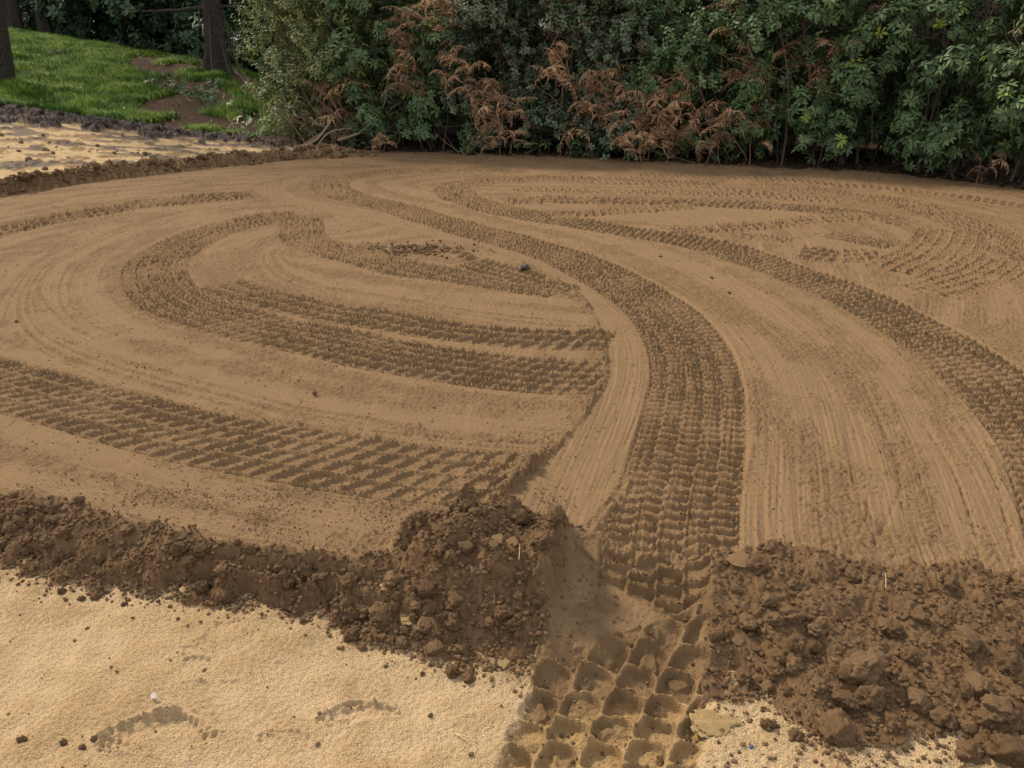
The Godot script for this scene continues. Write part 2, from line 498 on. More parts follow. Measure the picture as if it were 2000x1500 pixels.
	var bed_ridges := [
		[[0.287, 2.608, 0.38, 2.805, 0.485, 3.028, 0.591, 3.256], 0.012, 0.012], [[0.271, 2.642, 0.351, 2.805, 0.455, 3.028], -0.008, 0.01], [[0.84, 2.824, 0.975, 3.161, 1.088, 3.515, 1.2, 4.01], 0.007, 0.012],
		[[0.83, 2.903, 0.955, 3.208, 1.054, 3.515], -0.006, 0.012], [[-3.412, 6.05, -3.189, 5.646, -2.926, 5.288, -2.715, 5.02, -2.463, 4.775], -0.010, 0.02], [[-2.921, 4.822, -2.562, 4.465, -2.167, 4.152, -1.805, 3.908, -1.432, 3.688], -0.008, 0.014],
		[[-3.694, 6.763, -3.814, 7.131, -3.838, 7.647, -3.719, 8.235], -0.007, 0.014], [[-1.394, 3.718, -1.015, 3.543, -0.539, 3.434, -0.222, 3.381, 0.109, 3.315], -0.010, 0.012], [[-1.67, 3.688, -1.183, 3.488, -0.803, 3.407], -0.007, 0.01],
		[[-1.958, 3.138, -1.608, 3.006, -1.211, 2.903, -0.842, 2.832], -0.006, 0.012], [[1.839, 4.919, 1.77, 4.08, 1.672, 3.571, 1.572, 3.161, 1.429, 2.749], -0.007, 0.009], [[1.857, 3.571, 1.76, 3.071, 1.646, 2.677, 1.558, 2.448], -0.009, 0.008],
		[[1.631, 3.305, 1.501, 2.943, 1.203, 2.479], -0.006, 0.008], [[2.016, 3.515, 1.901, 3.028, 1.784, 2.713, 1.677, 2.448], -0.008, 0.008], [[-3.8, 10.845, -2.734, 11.756, -1.694, 12.163], -0.012, 0.03],
		[[-4.215, 8.913, -3.48, 9.878, -2.766, 10.761], -0.008, 0.02], [[2.451, 12.059, 3.945, 11.283, 5.12, 10.283, 5.593, 9.503], 0.02, 0.05], [[-1.286, 7.131, -1.013, 7.017, -0.679, 7.055, -0.499, 6.906, -0.321, 6.625], 0.035, 0.06],
		[[0.763, 2.504, 0.849, 2.504, 0.917, 2.498], 0.012, 0.01], [[0.495, 5.345, 0.345, 5.608, 0.212, 5.775], 0.02, 0.03], [[-0.521, 9.309, 0, 9.122, 0.423, 8.943], 0.012, 0.02], [[0.813, 9.184, 0.981, 9.246], 0.02, 0.04],
		[[2.373, 7.33, 2.833, 7.647, 2.914, 7.131], -0.008, 0.02], [[1.371, 7.647, 1.75, 7.496, 2.019, 7.496], 0.012, 0.02], [[2.759, 6.122, 2.773, 5.646, 2.964, 5.684, 3.541, 6.05], 0.014, 0.03],
	]
	for r in bed_ridges:
		stamp(curve(r[0], 0.04), float(r[2]) * 2.4, 0, float(r[1]), float(r[2]))
	# shallow hollows trodden in the yellow sand: x, g, half sizes, depth
	var pits_at := []
	for p in [[[-0.932, 1.806], 0.15, 0.075, 0.024], [[-0.43, 1.902], 0.10, 0.05, 0.022], [[-0.609, 1.81], 0.07, 0.04, 0.012], [[-0.953, 2.116], 0.035, 0.022, 0.014], [[-0.896, 2.204], 0.11, 0.08, 0.008]]:
		pits_at.append([p[0][0], p[0][1], p[1], p[2], p[3] * 0.42])
	# patches of the bed pressed flat and left pale
	var flats := []
	for p in [[2.395, 7.33, 2.737, 7.496, 3.048, 7.37, 3.138, 6.998, 2.913, 6.906, 2.342, 6.943], [-0.215, 9.122, 0.218, 9.246, 0.891, 9.153, 0.872, 8.943, 0.415, 8.77, -0.052, 8.713], [0.928, 8.713, 1.897, 8.913, 2.536, 8.943, 3.022, 8.494, 2.111, 8.062, 1.51, 7.919], [2.813, 7.33, 3.108, 7.412, 3.287, 6.906, 3.021, 6.763]]:
		var poly := PackedVector2Array()
		for k in range(0, p.size(), 2):
			poly.append(Vector2(p[k], p[k + 1]))
		flats.append(poly)
	# guides for the scrape marks
	var gc := 161
	var gr := 102
	var e_line := curve([-0.169, 2.418, -0.038, 2.805, 0.125, 3.138, 0.242, 3.356, 0.387, 3.748, 0.498, 4.116, 0.529, 4.55, 0.524, 5.124, 0.455, 5.71, 0.156, 6.428, -0.298, 7.093, -0.921, 7.713, -1.481, 8.311, -2.354, 9.062, -2.908, 9.843, -3.015, 10.517, -2.62, 11.238, -2.059, 11.806, -0.718, 12.376, 0.724, 12.485], 0.2)
	var dE := guide(e_line, gc, gr)
	var dA := guide(curve(tracks[5][0], 0.25), gc, gr)
	var dB := guide(curve(tracks[6][0], 0.25), gc, gr)
	var dC := guide(curve(tracks[0][0], 0.2), gc, gr)
	var dF := guide(curve(tracks[4][0], 0.3), gc, gr)
	var dH := guide(curve([-0.645, 11.06, 1.578, 10.803, 2.73, 10.36, 3.469, 9.843, 4.038, 9.122, 4.22, 8.363, 4.25, 7.647, 4.181, 6.943, 4.027, 6.122, 3.795, 5.345, 3.324, 4.383], 0.3), gc, gr)
	var cols := PackedColorArray()
	cols.resize(n)
	var sand_light := Color(0.276, 0.170, 0.087)
	var sand_dark := Color(0.195, 0.118, 0.058)
	var soil_a := Color(0.255, 0.150, 0.075)
	var soil_b := Color(0.315, 0.19, 0.098)
	var yel_a := Color(0.48, 0.34, 0.195)
	var yel_b := Color(0.42, 0.285, 0.15)
	for i in NR:
		var g := rows_g[i]
		var wide := 0.55 * g + 1.2
		var fade_end := smoothstep(16.1, 15.6, g)
		var gy := clampf((g - 1.3) / 0.15, 0.0, gr - 1.001)
		var r0 := int(gy)
		var fy := gy - r0
		var fine := 1.15
		var step_amp := lin([2.6, 0.030, 3.1, 0.056, 3.35, 0.012, 3.6, 0.010, 3.9, 0.026, 4.3, 0.022, 4.7, 0.010, 6.0, 0.016, 9.0, 0.010], g)
		for j in NC + 1:
			var v := i * (NC + 1) + j
			var x := (2.0 * j / NC - 1.0) * wide
			var h := 0.0
			var kind := 0
			var c := sand_light
			var big := ns.get_noise_2d(x * 0.9, g * 0.9)
			var med := ns.get_noise_2d(x * 6.0 + 50.0, g * 6.0)
			var small := ns.get_noise_2d(x * 38.0, g * 38.0 + 70.0)
			# which part of the ground
			if g > 8.0:
				var wob := ns.get_noise_2d(x * 2.0, g * 1.0 + 90.0) * 0.5
				var bg := far_tab(berm_t, x)
				var past := g - bg
				if x > -2.0:
					past = -9.0
				if g > far_tab(hedge_t, x) + wob * 0.3:
					kind = 9
				elif g > far_tab(grass_t, x) + wob * 0.4:
					kind = 11
				elif g > far_tab(verge_t, x) + wob * 1.6:
					kind = 8
				elif past > -0.22 and past < 0.24 + wob * 0.25:
					kind = 6
				elif past > 0.2 or (x < -1.0 and x > -2.4 and g > lerpf(13.5, 13.7, -1.0 - x) + wob * 0.2):
					kind = 7
			if kind == 0 and g < 3.4:
				var eg := near_tab(edge_t, x) + med * 0.02 + small * 0.006
				var fg := near_tab(foot_t, x) + med * 0.05 + small * 0.012
				if g < fg:
					kind = 5
				elif g < eg:
					kind = 1 if x < -0.42 else 3 if x > 0.62 else 2
			if kind == 0:
				# the graded bed
				var gx := clampf((x + 12.0) / 0.15, 0.0, gc - 1.001)
				var c0 := int(gx)
				var fx := gx - c0
				var k0 := r0 * gc + c0
				var w00 := (1.0 - fx) * (1.0 - fy)
				var w10 := fx * (1.0 - fy)
				var w01 := (1.0 - fx) * fy
				var w11 := fx * fy
				var e := dE[k0] * w00 + dE[k0 + 1] * w10 + dE[k0 + gc] * w01 + dE[k0 + gc + 1] * w11
				var q := 0.0
				var salt := 0.0
				if e > 0.0:
					q = dC[k0] * w00 + dC[k0 + 1] * w10 + dC[k0 + gc] * w01 + dC[k0 + gc + 1] * w11
					if absf(q) > 0.7:
						var f := dF[k0] * w00 + dF[k0 + 1] * w10 + dF[k0 + gc] * w01 + dF[k0 + gc + 1] * w11
						q = lerpf(q, f, smoothstep(0.7, 1.0, absf(q)))
				else:
					var b := dB[k0] * w00 + dB[k0 + 1] * w10 + dB[k0 + gc] * w01 + dB[k0 + gc + 1] * w11
					if b < 0.25 and g > 5.0:
						q = dH[k0] * w00 + dH[k0 + 1] * w10 + dH[k0 + gc] * w01 + dH[k0 + gc + 1] * w11
						salt = 30.0
					else:
						q = dA[k0] * w00 + dA[k0 + 1] * w10 + dA[k0 + gc] * w01 + dA[k0 + gc + 1] * w11
						salt = 60.0
				var along := x * 0.45 + g * 0.35
				var streak := (0.6 * ns.get_noise_2d(q * 17.0 + salt, along * 1.1) + 0.6 * ns.get_noise_2d(q * 47.0 + salt, along * 1.7)) * clampf(0.55 + 0.9 * ns.get_noise_2d(q * 3.0 + salt + 70.0, along * 1.6 + 3.0), 0.1, 1.2)
				var fine_streak := ns.get_noise_2d(q * 90.0 + salt, along * 2.5 + 20.0)
				var band := ns.get_noise_2d(q * 3.2 + salt, along * 1.1 + 9.0) + 0.45 * ns.get_noise_2d(x * 2.2, g * 2.2 + 5.0) + 0.3 * med
				var rough := smoothstep(-0.35, 0.75, band + 0.42 * small + 0.2 * ns.get_noise_2d(x * 17.0, g * 17.0))
				if g > 6.0 and g < 11.0 and x > -0.6 and x < 4.4:
					for poly in flats:
						if Geometry2D.is_point_in_polygon(Vector2(x + med * 0.04, g + med * 0.06), poly):
							rough = -0.25
				if tr_id[v] > 0 and tr_id[v] < 20 and absf(tr_d[v]) < float(tracks[tr_id[v] - 1][1]) + 0.02:
					rough *= 0.2
				var strip := e < 0.0 and e > -0.34 and g < 11.0
				if strip:
					rough *= 0.35
				h = big * 0.008 + med * 0.0025 * (0.5 + rough) + streak * 0.0036 * fine + fine_streak * 0.0022 * fine + small * (0.0006 + 0.0036 * maxf(rough, 0.0)) + ns.get_noise_2d(x * 17.0, g * 17.0) * 0.003 * rough
				# deep thin scratches, broken along their length
				var scratch := absf(ns.get_noise_2d(q * 11.0 + salt + 7.0, along * 0.25))
				var broken := ns.get_noise_2d(q * 5.0 + salt, along * 5.0 + 33.0)
				var scr := (1.0 - smoothstep(0.0, 0.035, scratch)) * smoothstep(-0.1, 0.25, broken)
				var scratch2 := absf(ns.get_noise_2d(q * 21.0 + salt + 47.0, along * 0.3))
				scr = maxf(scr, 0.7 * (1.0 - smoothstep(0.0, 0.05, scratch2)) * smoothstep(0.0, 0.3, ns.get_noise_2d(q * 9.0 + salt, along * 4.0 + 73.0)))
				var scratch3 := absf(ns.get_noise_2d(q * 36.0 + salt + 147.0, along * 0.22))
				scr = maxf(scr, 0.6 * (1.0 - smoothstep(0.0, 0.08, scratch3)) * smoothstep(-0.05, 0.2, ns.get_noise_2d(q * 6.0 + salt, along * 2.5 + 173.0)))
				h -= scr * 0.0075
				# the raised lip of soil beside the scraped strip
				if e > 0.0 and e < 0.3:
					var lip := exp(-e / 0.05) * step_amp * (0.75 + 0.5 * med + 0.5 * small) * smoothstep(0.0, 0.018, e + small * 0.006)
					h += lip
					rough = maxf(rough, exp(-e / 0.05) * 0.8)
				elif strip:
					h -= 0.006 * smoothstep(-0.34, -0.28, e)
				if g < 3.4:
					# lumps along the front edge
					var dist_edge := g - near_tab(edge_t, x)
					if dist_edge < 0.12:
						h += exp(-dist_edge / 0.03) * 0.012 * (0.4 + med * 1.5)
				h += extra[v]
				if absf(extra[v]) > 0.004:
					rough = maxf(rough, 0.8)
				var dark := clampf(rough * 0.62 + streak * 0.16 + small * 0.3 * rough + scr * 0.45, 0.0, 1.0)
				c = sand_light.lerp(sand_dark, dark)
				var id := tr_id[v]
				if id > 0 and not (e > -0.02 and id == 6 and g > 9.0):
					var t: Array = tracks[id - 1]
					var hw: float = t[1]
					var d := tr_d[v]
					if id < 20:
						var gate := 1.0
						if id == 6:
							gate = 1.0
						var soft := clampf(0.95 + 0.35 * ns.get_noise_2d(x * 1.3, g * 1.3 + 300.0), 0.6, 1.0)
						h += lugs(x, g, tr_s[v], d, hw, t[2], t[3], float(t[4]) * soft, float(t[5]) * soft, t[6]) * gate * clampf(0.5 + 0.14 * g, 0.8, 1.7) + small * 0.0012
						if absf(d) < hw + 0.012 and gate > 0.5:
							kind = 20 + id
							c = sand_light.lerp(sand_dark, clampf(0.3 + 0.2 * med + 0.25 * small, 0.0, 1.0))
			elif kind == 6:
				var past := g - far_tab(berm_t, x)
				var lump := dome(x, g, 13.0)
				var skirt := smoothstep(-0.24, -0.08, past) * smoothstep(0.34, 0.18, past)
				h = bank_height(x, g) + (0.14 * exp(-pow(past / 0.2, 2.0)) * (0.8 + 0.3 * big) + (lump - 0.5) * 0.045 + small * 0.014) * skirt * smoothstep(-1.9, -2.8, x) + med * 0.02 * skirt
				c = soil_a.lerp(soil_b, clampf(0.4 + med * 0.7 + small * 0.4, 0.0, 1.0))
			elif kind == 7:
				var ridged := ns.get_noise_2d(x * 1.2 + g * 0.6, g * 7.0)
				var mud := smoothstep(0.12, 0.5, ns.get_noise_2d(x * 1.6, g * 1.3 + 12.0) + 0.4 * med - 0.2)
				h = bank_height(x, g) + ridged * 0.004 + med * 0.006 + small * 0.003 + mud * (0.012 + 0.015 * med)
				c = Color(0.54, 0.385, 0.21).lerp(Color(0.46, 0.315, 0.16), clampf(0.5 + med, 0.0, 1.0)).lerp(Color(0.22, 0.13, 0.065), mud * 0.6)
				# dark mud dragged over it towards the bank
				var near := far_tab(verge_t, x) - g
				var drag := smoothstep(0.05, 0.4, ns.get_noise_2d(x * 1.0 + 40.0, g * 1.8) + 0.9 * exp(-near / 0.7) - 0.25)
				c = c.lerp(Color(0.12, 0.095, 0.085), drag * 0.8)
			elif kind == 8:
				var lump := dome(x, g, 5.0)
				h = bank_height(x, g) + (lump - 0.5) * 0.05 + med * 0.05 + small * 0.022 + 0.04
				c = Color(0.075, 0.053, 0.044).lerp(Color(0.15, 0.12, 0.105), clampf(med * 1.2 + 0.25 + 0.3 * small, 0.0, 1.0))
			elif kind == 11:
				h = bank_height(x, g) + med * 0.04
				c = Color(0.055, 0.062, 0.022).lerp(Color(0.085, 0.055, 0.032), clampf(0.4 + med, 0.0, 1.0))
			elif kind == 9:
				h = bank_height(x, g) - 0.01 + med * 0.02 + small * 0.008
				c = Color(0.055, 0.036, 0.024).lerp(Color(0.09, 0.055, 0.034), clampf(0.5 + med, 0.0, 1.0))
			if kind in [1, 2, 3, 5] or (kind == 0 or kind > 20) and g < 3.0:
				# the front: banks of loose soil, the heap, the wheel rut and the yellow ground
				var eg := near_tab(edge_t, x) + med * 0.02 + small * 0.006
				var fg := near_tab(foot_t, x) + med * 0.05 + small * 0.012
				var t := clampf((eg - g) / (eg - fg), 0.0, 1.0)
				var lump := maxf(0.0, dome(x + med * 0.03, g, 7.0))
				var lump2 := dome(x + 9.0 + small * 0.006, g + med * 0.02, 17.0)
				var lump3 := dome(x, g + small * 0.004, 42.0)
				var loose := 0.0
				var toe := 1.0 - smoothstep(0.72, 1.0, t)
				if kind == 1:
					loose = 1.0
					h = LOW * t + 0.012 * sin(PI * t)
					# a scraped shelf half way down
					var shelf := smoothstep(-1.2, -1.0, x) * smoothstep(-0.35, -0.45, x)
					var on_shelf := shelf * smoothstep(0.30 + med * 0.08, 0.36 + med * 0.08, t) * smoothstep(0.66 + med * 0.08, 0.58 + med * 0.08, t)
					h = lerpf(h, -0.05, on_shelf)
					loose = 1.0 - 0.9 * on_shelf
				elif kind == 3 or kind == 2:
					loose = 1.0
					h = LOW * (0.4 * t + 0.6 * t * t * (3.0 - 2.0 * t)) + 0.008 * sin(PI * t)
				elif kind == 5:
					h = LOW + big * 0.012 + med * 0.005 + small * 0.0022 + extra[v]
					var out := fg - g
					h += 0.02 * exp(-out / 0.04) * maxf(0.0, med + 0.2)
					for p in pits_at:
						var ex: float = (x - p[0]) / p[2]
						var eg2: float = (g - p[1]) / p[3]
						var rr := sqrt(ex * ex + eg2 * eg2) + 0.3 * med + 0.07 * small
						if rr < 1.5:
							h += p[4] * (smoothstep(0.86, 1.0, rr) - 1.0) + p[4] * 0.45 * exp(-pow((rr - 1.06) / 0.08, 2.0)) * (0.6 + 0.8 * lump3)
					var dk := smoothstep(0.25, 0.6, ns.get_noise_2d(x * 5.0, g * 5.0 + 200.0)) * 0.5
					c = yel_a.lerp(yel_b, clampf(0.35 + big * 0.6 + med * 0.5 + dk, 0.0, 1.0))
					if absf(extra[v]) > 0.004:
						if extra[v] > 0.006:
							h += small * 0.004 + (lump3 - 0.5) * 0.006
					# soil washed off the heap and trodden in
					var smear := smoothstep(0.1, 0.45, ns.get_noise_2d(x * 2.2 + 3.0, g * 2.6 + 60.0) + 0.5 * exp(-out / 0.06) + 0.5 * smoothstep(0.45, 0.05, absf(x + 0.1)) * smoothstep(0.5, 0.1, out) - 0.32)
					c = c.lerp(Color(0.36, 0.235, 0.12), smear * clampf(0.45 + 0.5 * small + 0.3 * med, 0.0, 0.8))
				# heap of soil pushed up beside the rut
				var hx := smoothstep(-0.46, -0.17, x + med * 0.03) * smoothstep(0.30, 0.17, x)
				var hg := smoothstep(2.66 + med * 0.02, 2.53, g) * smoothstep(2.05, 2.44, g + small * 0.01)
				var heap := hx * hg
				if heap > 0.02 and x < 0.3 and g < 2.72:
					h += heap * (0.112 + 0.025 * med + 0.022 * lump)
					if heap > 0.14:
						loose = maxf(loose, smoothstep(0.1, 0.35, heap))
						kind = 2
				if loose > 0.0:
					if kind == 1:
						loose *= 0.75
					var bottom := smoothstep(0.3, 0.8, t)
					h += loose * (0.12 + 0.88 * toe) * ((lump - 0.45) * (0.024 - 0.004 * float(kind == 3) + 0.012 * bottom * float(kind == 3)) + med * 0.016) + loose * (0.35 + 0.65 * toe) * ((lump2 - 0.4) * (0.018 if kind != 3 else 0.012) + (lump3 - 0.5) * 0.010 + small * 0.006)
					h += loose * ns.get_noise_2d(x * 90.0, g * 90.0) * 0.0025
					c = soil_a.lerp(soil_b, clampf(0.35 + 0.5 * med + 0.35 * small + (0.75 - loose) * 0.8, 0.0, 1.0))
				# the wheel rut
				var cx := lin([1.6, -0.04, 1.83, -0.02, 2.0, 0.03, 2.15, 0.08, 2.65, 0.19], g)
				var cr := lin([1.6, 0.47, 1.91, 0.55, 2.2, 0.62, 2.6, 0.70], g)
				var ragged := small * 0.008 + med * 0.014
				var inside := smoothstep(-0.012, 0.05, x - cx + ragged) * smoothstep(-0.012, 0.035, cr - x + ragged)
				inside *= smoothstep(2.66, 2.5, g)
				if inside > 0.0:
					var base := lin([1.3, -0.165, 1.95, -0.165, 2.1, -0.135, 2.3, -0.075, 2.46, -0.02, 2.6, 0.0], g)
					base += 0.05 * pow(absf((x - cx) / (cr - cx) * 2.0 - 1.0), 4.0) * smoothstep(1.9, 2.2, g)
					var low := smoothstep(2.32, 2.24, g + 0.38 * (cr - x) + med * 0.03)
					if tr_id[v] == 20 and low > 0.0:
						var t20: Array = tracks[19]
						base += low * lugs(x, g, tr_s[v], tr_d[v], t20[1], t20[2], t20[3], t20[4], t20[5], t20[6])
					if kind <= 20 and tr_id[v] == 6 and g > 2.1:
						var t6: Array = tracks[5]
						base += lugs(x, g, tr_s[v], tr_d[v], t6[1], t6[2], t6[3], 0.024, 0.009, t6[6]) * smoothstep(2.36, 2.44, g + 0.54 * (x - 0.25) + med * 0.03)
					var crumbly := smoothstep(0.25, 0.5, ns.get_noise_2d(x * 7.0 + 11.0, g * 7.0) + 0.08 * low)
					base += small * 0.002 + med * 0.005 + crumbly * ((lump2 - 0.3) * 0.012 + (lump3 - 0.3) * 0.008)
					if kind > 20:
						base += h
					h = lerpf(h, base, inside)
					if inside > 0.5 and kind <= 20 and g < 2.58:
						kind = 4
						var mixed := clampf(0.45 + 0.5 * med + 0.4 * crumbly, 0.0, 1.0)
						c = sand_light.lerp(sand_dark, mixed)
						if g < 2.0:
							c = c.lerp(Color(0.44, 0.285, 0.13), smoothstep(2.02, 1.86, g + med * 0.1) * (0.75 - 0.3 * crumbly))
						if tr_id[v] == 20 and low > 0.5 and absf(tr_d[v]) < 0.25:
							kind = 40
			H[v] = h * (1.0 if g < 8.0 else 1.0) if fade_end == 1.0 else lerpf(bank_height(x, g), h, fade_end)
			reg[v] = kind
			cols[v] = c
	return cols

func ground_meshes(cols: PackedColorArray) -> void:
	var w := NC + 1
	var n := NR * w
	var pos := PackedVector3Array()
	var nor := PackedVector3Array()
	pos.resize(n)
	nor.resize(n)
	for i in NR:
		var g := rows_g[i]
		var wide := 0.55 * g + 1.2
		var dx := 2.0 * wide / NC
		var up := mini(i + 1, NR - 1)
		var down := maxi(i - 1, 0)
		var dg := rows_g[up] - rows_g[down]
		var shift := (0.55 * (rows_g[up] - rows_g[down])) * NC / (2.0 * wide)
		for j in w:
			var v := i * w + j
			var x := (2.0 * j / NC - 1.0) * wide
			pos[v] = Vector3(x, H[v], -g)
			var hx := (H[i * w + mini(j + 1, NC)] - H[i * w + maxi(j - 1, 0)]) / (2.0 * dx)
			# going up a row also moves sideways by u * 0.64 per metre
			var hg := (H[up * w + j] - H[down * w + j]) / dg - hx * (2.0 * j / NC - 1.0) * 0.55
			nor[v] = Vector3(-hx, 1.0, hg).normalized()
	var lists := {}
	for i in NR - 1:
		for j in NC:
			var a := i * w + j
			var r := reg[a]
			if not lists.has(r):
				lists[r] = PackedInt32Array()
			var l: PackedInt32Array = lists[r]
			l.append(a)
			l.append(a + w)
			l.append(a + 1)
			l.append(a + 1)
			l.append(a + w)
			l.append(a + w + 1)
			lists[r] = l
	var map := PackedInt32Array()
	map.resize(n)
	var bed := Node3D.new()
	bed.name = "sand_bed"
	bed.set_meta("kind", "structure")
	add_child(bed)
	var plan := {
		0: ["surface", "sand"], 1: ["soil_bank", "soil", "low crumbly bank of dark soil along the front left edge of the bed", "soil bank"], 3: ["soil_bank", "soil", "wide slope of loose dark clods along the front right edge of the bed", "soil bank"],
		2: ["soil_heap", "soil", "heap of loose brown soil pushed up left of the wheel rut", "soil heap"], 4: ["wheel_rut", "sand"], 5: ["yellow_ground", "yellow"], 6: ["soil_ridge", "soil", "long low ridge of dark soil between the bed and the far yellow ground", "soil ridge"],
		7: ["yellow_ground", "yellow"], 8: ["dark_soil_ground", "soil"], 9: ["hedge_ground", "soil"], 11: ["bank_ground", "soil"],
	}
	var keys := lists.keys()
	keys.sort()
	for r in keys:
		var list: PackedInt32Array = lists[r]
		map.fill(-1)
		var p := PackedVector3Array()
		var q := PackedVector3Array()
		var c := PackedColorArray()
		var idx := PackedInt32Array()
		idx.resize(list.size())
		for k in list.size():
			var v := list[k]
			var m := map[v]
			if m < 0:
				m = p.size()
				map[v] = m
				p.append(pos[v])
				q.append(nor[v])
				c.append(cols[v])
			idx[k] = m
		var arr := []
		arr.resize(Mesh.ARRAY_MAX)
		arr[Mesh.ARRAY_VERTEX] = p
		arr[Mesh.ARRAY_NORMAL] = q
		arr[Mesh.ARRAY_COLOR] = c
		arr[Mesh.ARRAY_INDEX] = idx
		var mesh := ArrayMesh.new()
		mesh.add_surface_from_arrays(Mesh.PRIMITIVE_TRIANGLES, arr)
		if r > 20:
			var o := part("tyre_track", mesh, M.sand, bed)
			o.set_meta("label", tracks[r - 21][7])
			continue
		var how: Array = plan[r]
		if r == 0 or r == 4:
			part(how[0], mesh, M[how[1]], bed)
		elif how.size() == 4:
			single(how[0], mesh, M[how[1]], how[2], how[3], Transform3D())
		else:
			var o := MeshInstance3D.new()
			o.name = numbered(how[0])
			o.mesh = mesh
			o.material_override = M[how[1]]
			o.set_meta("kind", "structure")
			add_child(o)

func wide_ground() -> void:
	# the land round about, out to the horizon; it dips a little under the finely built ground
	var xs := PackedFloat32Array()
	var zs := PackedFloat32Array()
	for e in [-400.0, -200.0, -100.0, -60.0, -40.0]:
		xs.append(e)
	var t := -30.0
	while t <= 30.0:
		xs.append(t)
		t += 0.3
	for e in [40.0, 60.0, 100.0, 200.0, 400.0]:
		xs.append(e)
	for e in [-400.0, -150.0, -60.0, -20.0, -8.0, -3.0, 0.0]:
		zs.append(e)
	t = 0.6
	while t <= 44.0:
		zs.append(t)
		t += 0.1 if t < 3.5 else 0.3
	for e in [60.0, 100.0, 200.0, 400.0]:
		zs.append(e)
	var st := SurfaceTool.new()
	st.begin(Mesh.PRIMITIVE_TRIANGLES)
	for i in zs.size():
		for j in xs.size():
			var x := xs[j]
			var g := zs[i]
			var h := bank_height(x, g)
			var cx := clampf(x, -4.0, 4.0)
			var front := near_tab(foot_t, cx)
			var back := near_tab(edge_t, cx)
			h += LOW * smoothstep(back, front, g)
			var wide := 0.55 * g + 1.2
			var within := clampf((wide - absf(x)) / 0.7, 0.0, 1.0) * clampf((16.2 - g) / 0.6, 0.0, 1.0) * clampf((g - 1.45) / 0.3, 0.0, 1.0)
			h -= 0.2 * within
			h += ns.get_noise_2d(x * 0.8, g * 0.8 + 500.0) * 0.05 * (1.0 - within) * float(g > 15.0)
			var c := Color(0.5, 0.33, 0.15)
			if g > front:
				c = Color(0.25, 0.148, 0.074)
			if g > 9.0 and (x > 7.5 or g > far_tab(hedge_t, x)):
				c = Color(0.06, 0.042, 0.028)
			if x < -4.4 and g > 9.0:
				var brown := bare(x, g)
				c = Color(0.055, 0.075, 0.022).lerp(Color(0.10, 0.062, 0.038), brown)
			if x < -4.4 and g > 9.0 and g < far_tab(verge_t, x):
				c = Color(0.5, 0.33, 0.15)
			st.set_color(c)
			st.add_vertex(Vector3(x, h, -g))
	var w := xs.size()
	for i in zs.size() - 1:
		for j in w - 1:
			var a := i * w + j
			for k in [a, a + w, a + 1, a + 1, a + w, a + w + 1]:
				st.add_index(k)
	st.generate_normals()
	var o := MeshInstance3D.new()
	o.name = "ground"
	o.mesh = st.commit()
	o.material_override = M.soil
	o.set_meta("kind", "structure")
	add_child(o)

# ---------------------------------------------------------------- clods and crumbs

func ball(level: int) -> Array:
	var p := [Vector3.RIGHT, Vector3.LEFT, Vector3.UP, Vector3.DOWN, Vector3.BACK, Vector3.FORWARD]
	var f := [[0, 2, 4], [2, 1, 4], [1, 3, 4], [3, 0, 4], [2, 0, 5], [1, 2, 5], [3, 1, 5], [0, 3, 5]]
	for l in level:
		var mids := {}
		var out := []
		for t in f:
			var m := []
			for k in 3:
				var a: int = mini(t[k], t[(k + 1) % 3])
				var b: int = maxi(t[k], t[(k + 1) % 3])
				var key := a * 100000 + b
				if not mids.has(key):
					mids[key] = p.size()
					p.append((p[a] + p[b]).normalized())
				m.append(mids[key])
			out.append([t[0], m[0], m[2]])
			out.append([m[0], t[1], m[1]])
			out.append([m[2], m[1], t[2]])
			out.append([m[0], m[1], m[2]])
		f = out
	return [p, f]

func clod_mesh(level: int, sd: float, chops: int, rough: float, squash := Vector3.ONE) -> ArrayMesh:
	var b := ball(level)
	var planes := []
	for k in chops:
		planes.append([Vector3(rng.randf_range(-1, 1), rng.randf_range(-1, 1), rng.randf_range(-1, 1)).normalized(), rng.randf_range(0.62, 0.88)])
	var st := SurfaceTool.new()
	st.begin(Mesh.PRIMITIVE_TRIANGLES)
	for d in b[0]:
		var v: Vector3 = d
		var r := 1.0 + rough * (0.6 * ns.get_noise_3d(v.x * 1.2 + sd, v.y * 1.2, v.z * 1.2) + 0.3 * ns.get_noise_3d(v.x * 3.5 + sd, v.y * 3.5, v.z * 3.5))
		v *= r
		for q in planes:
			var over: float = v.dot(q[0]) - q[1]
			if over > 0.0:
				v -= q[0] * over * 0.93
		v *= 1.0 + rough * 0.16 * ns.get_noise_3d(v.x * 6.0, v.y * 7.0 + sd, v.z * 7.0) + rough * 0.10 * ns.get_noise_3d(v.x * 15.0, v.y * 15.0 + sd, v.z * 15.0) + rough * 0.05 * ns.get_noise_3d(v.x * 28.0, v.y * 28.0, v.z * 28.0 + sd)
		st.add_vertex(v * squash)
	for t in b[1]:
		st.add_index(t[0])
		st.add_index(t[2])
		st.add_index(t[1])
	st.generate_normals()
	return st.commit()

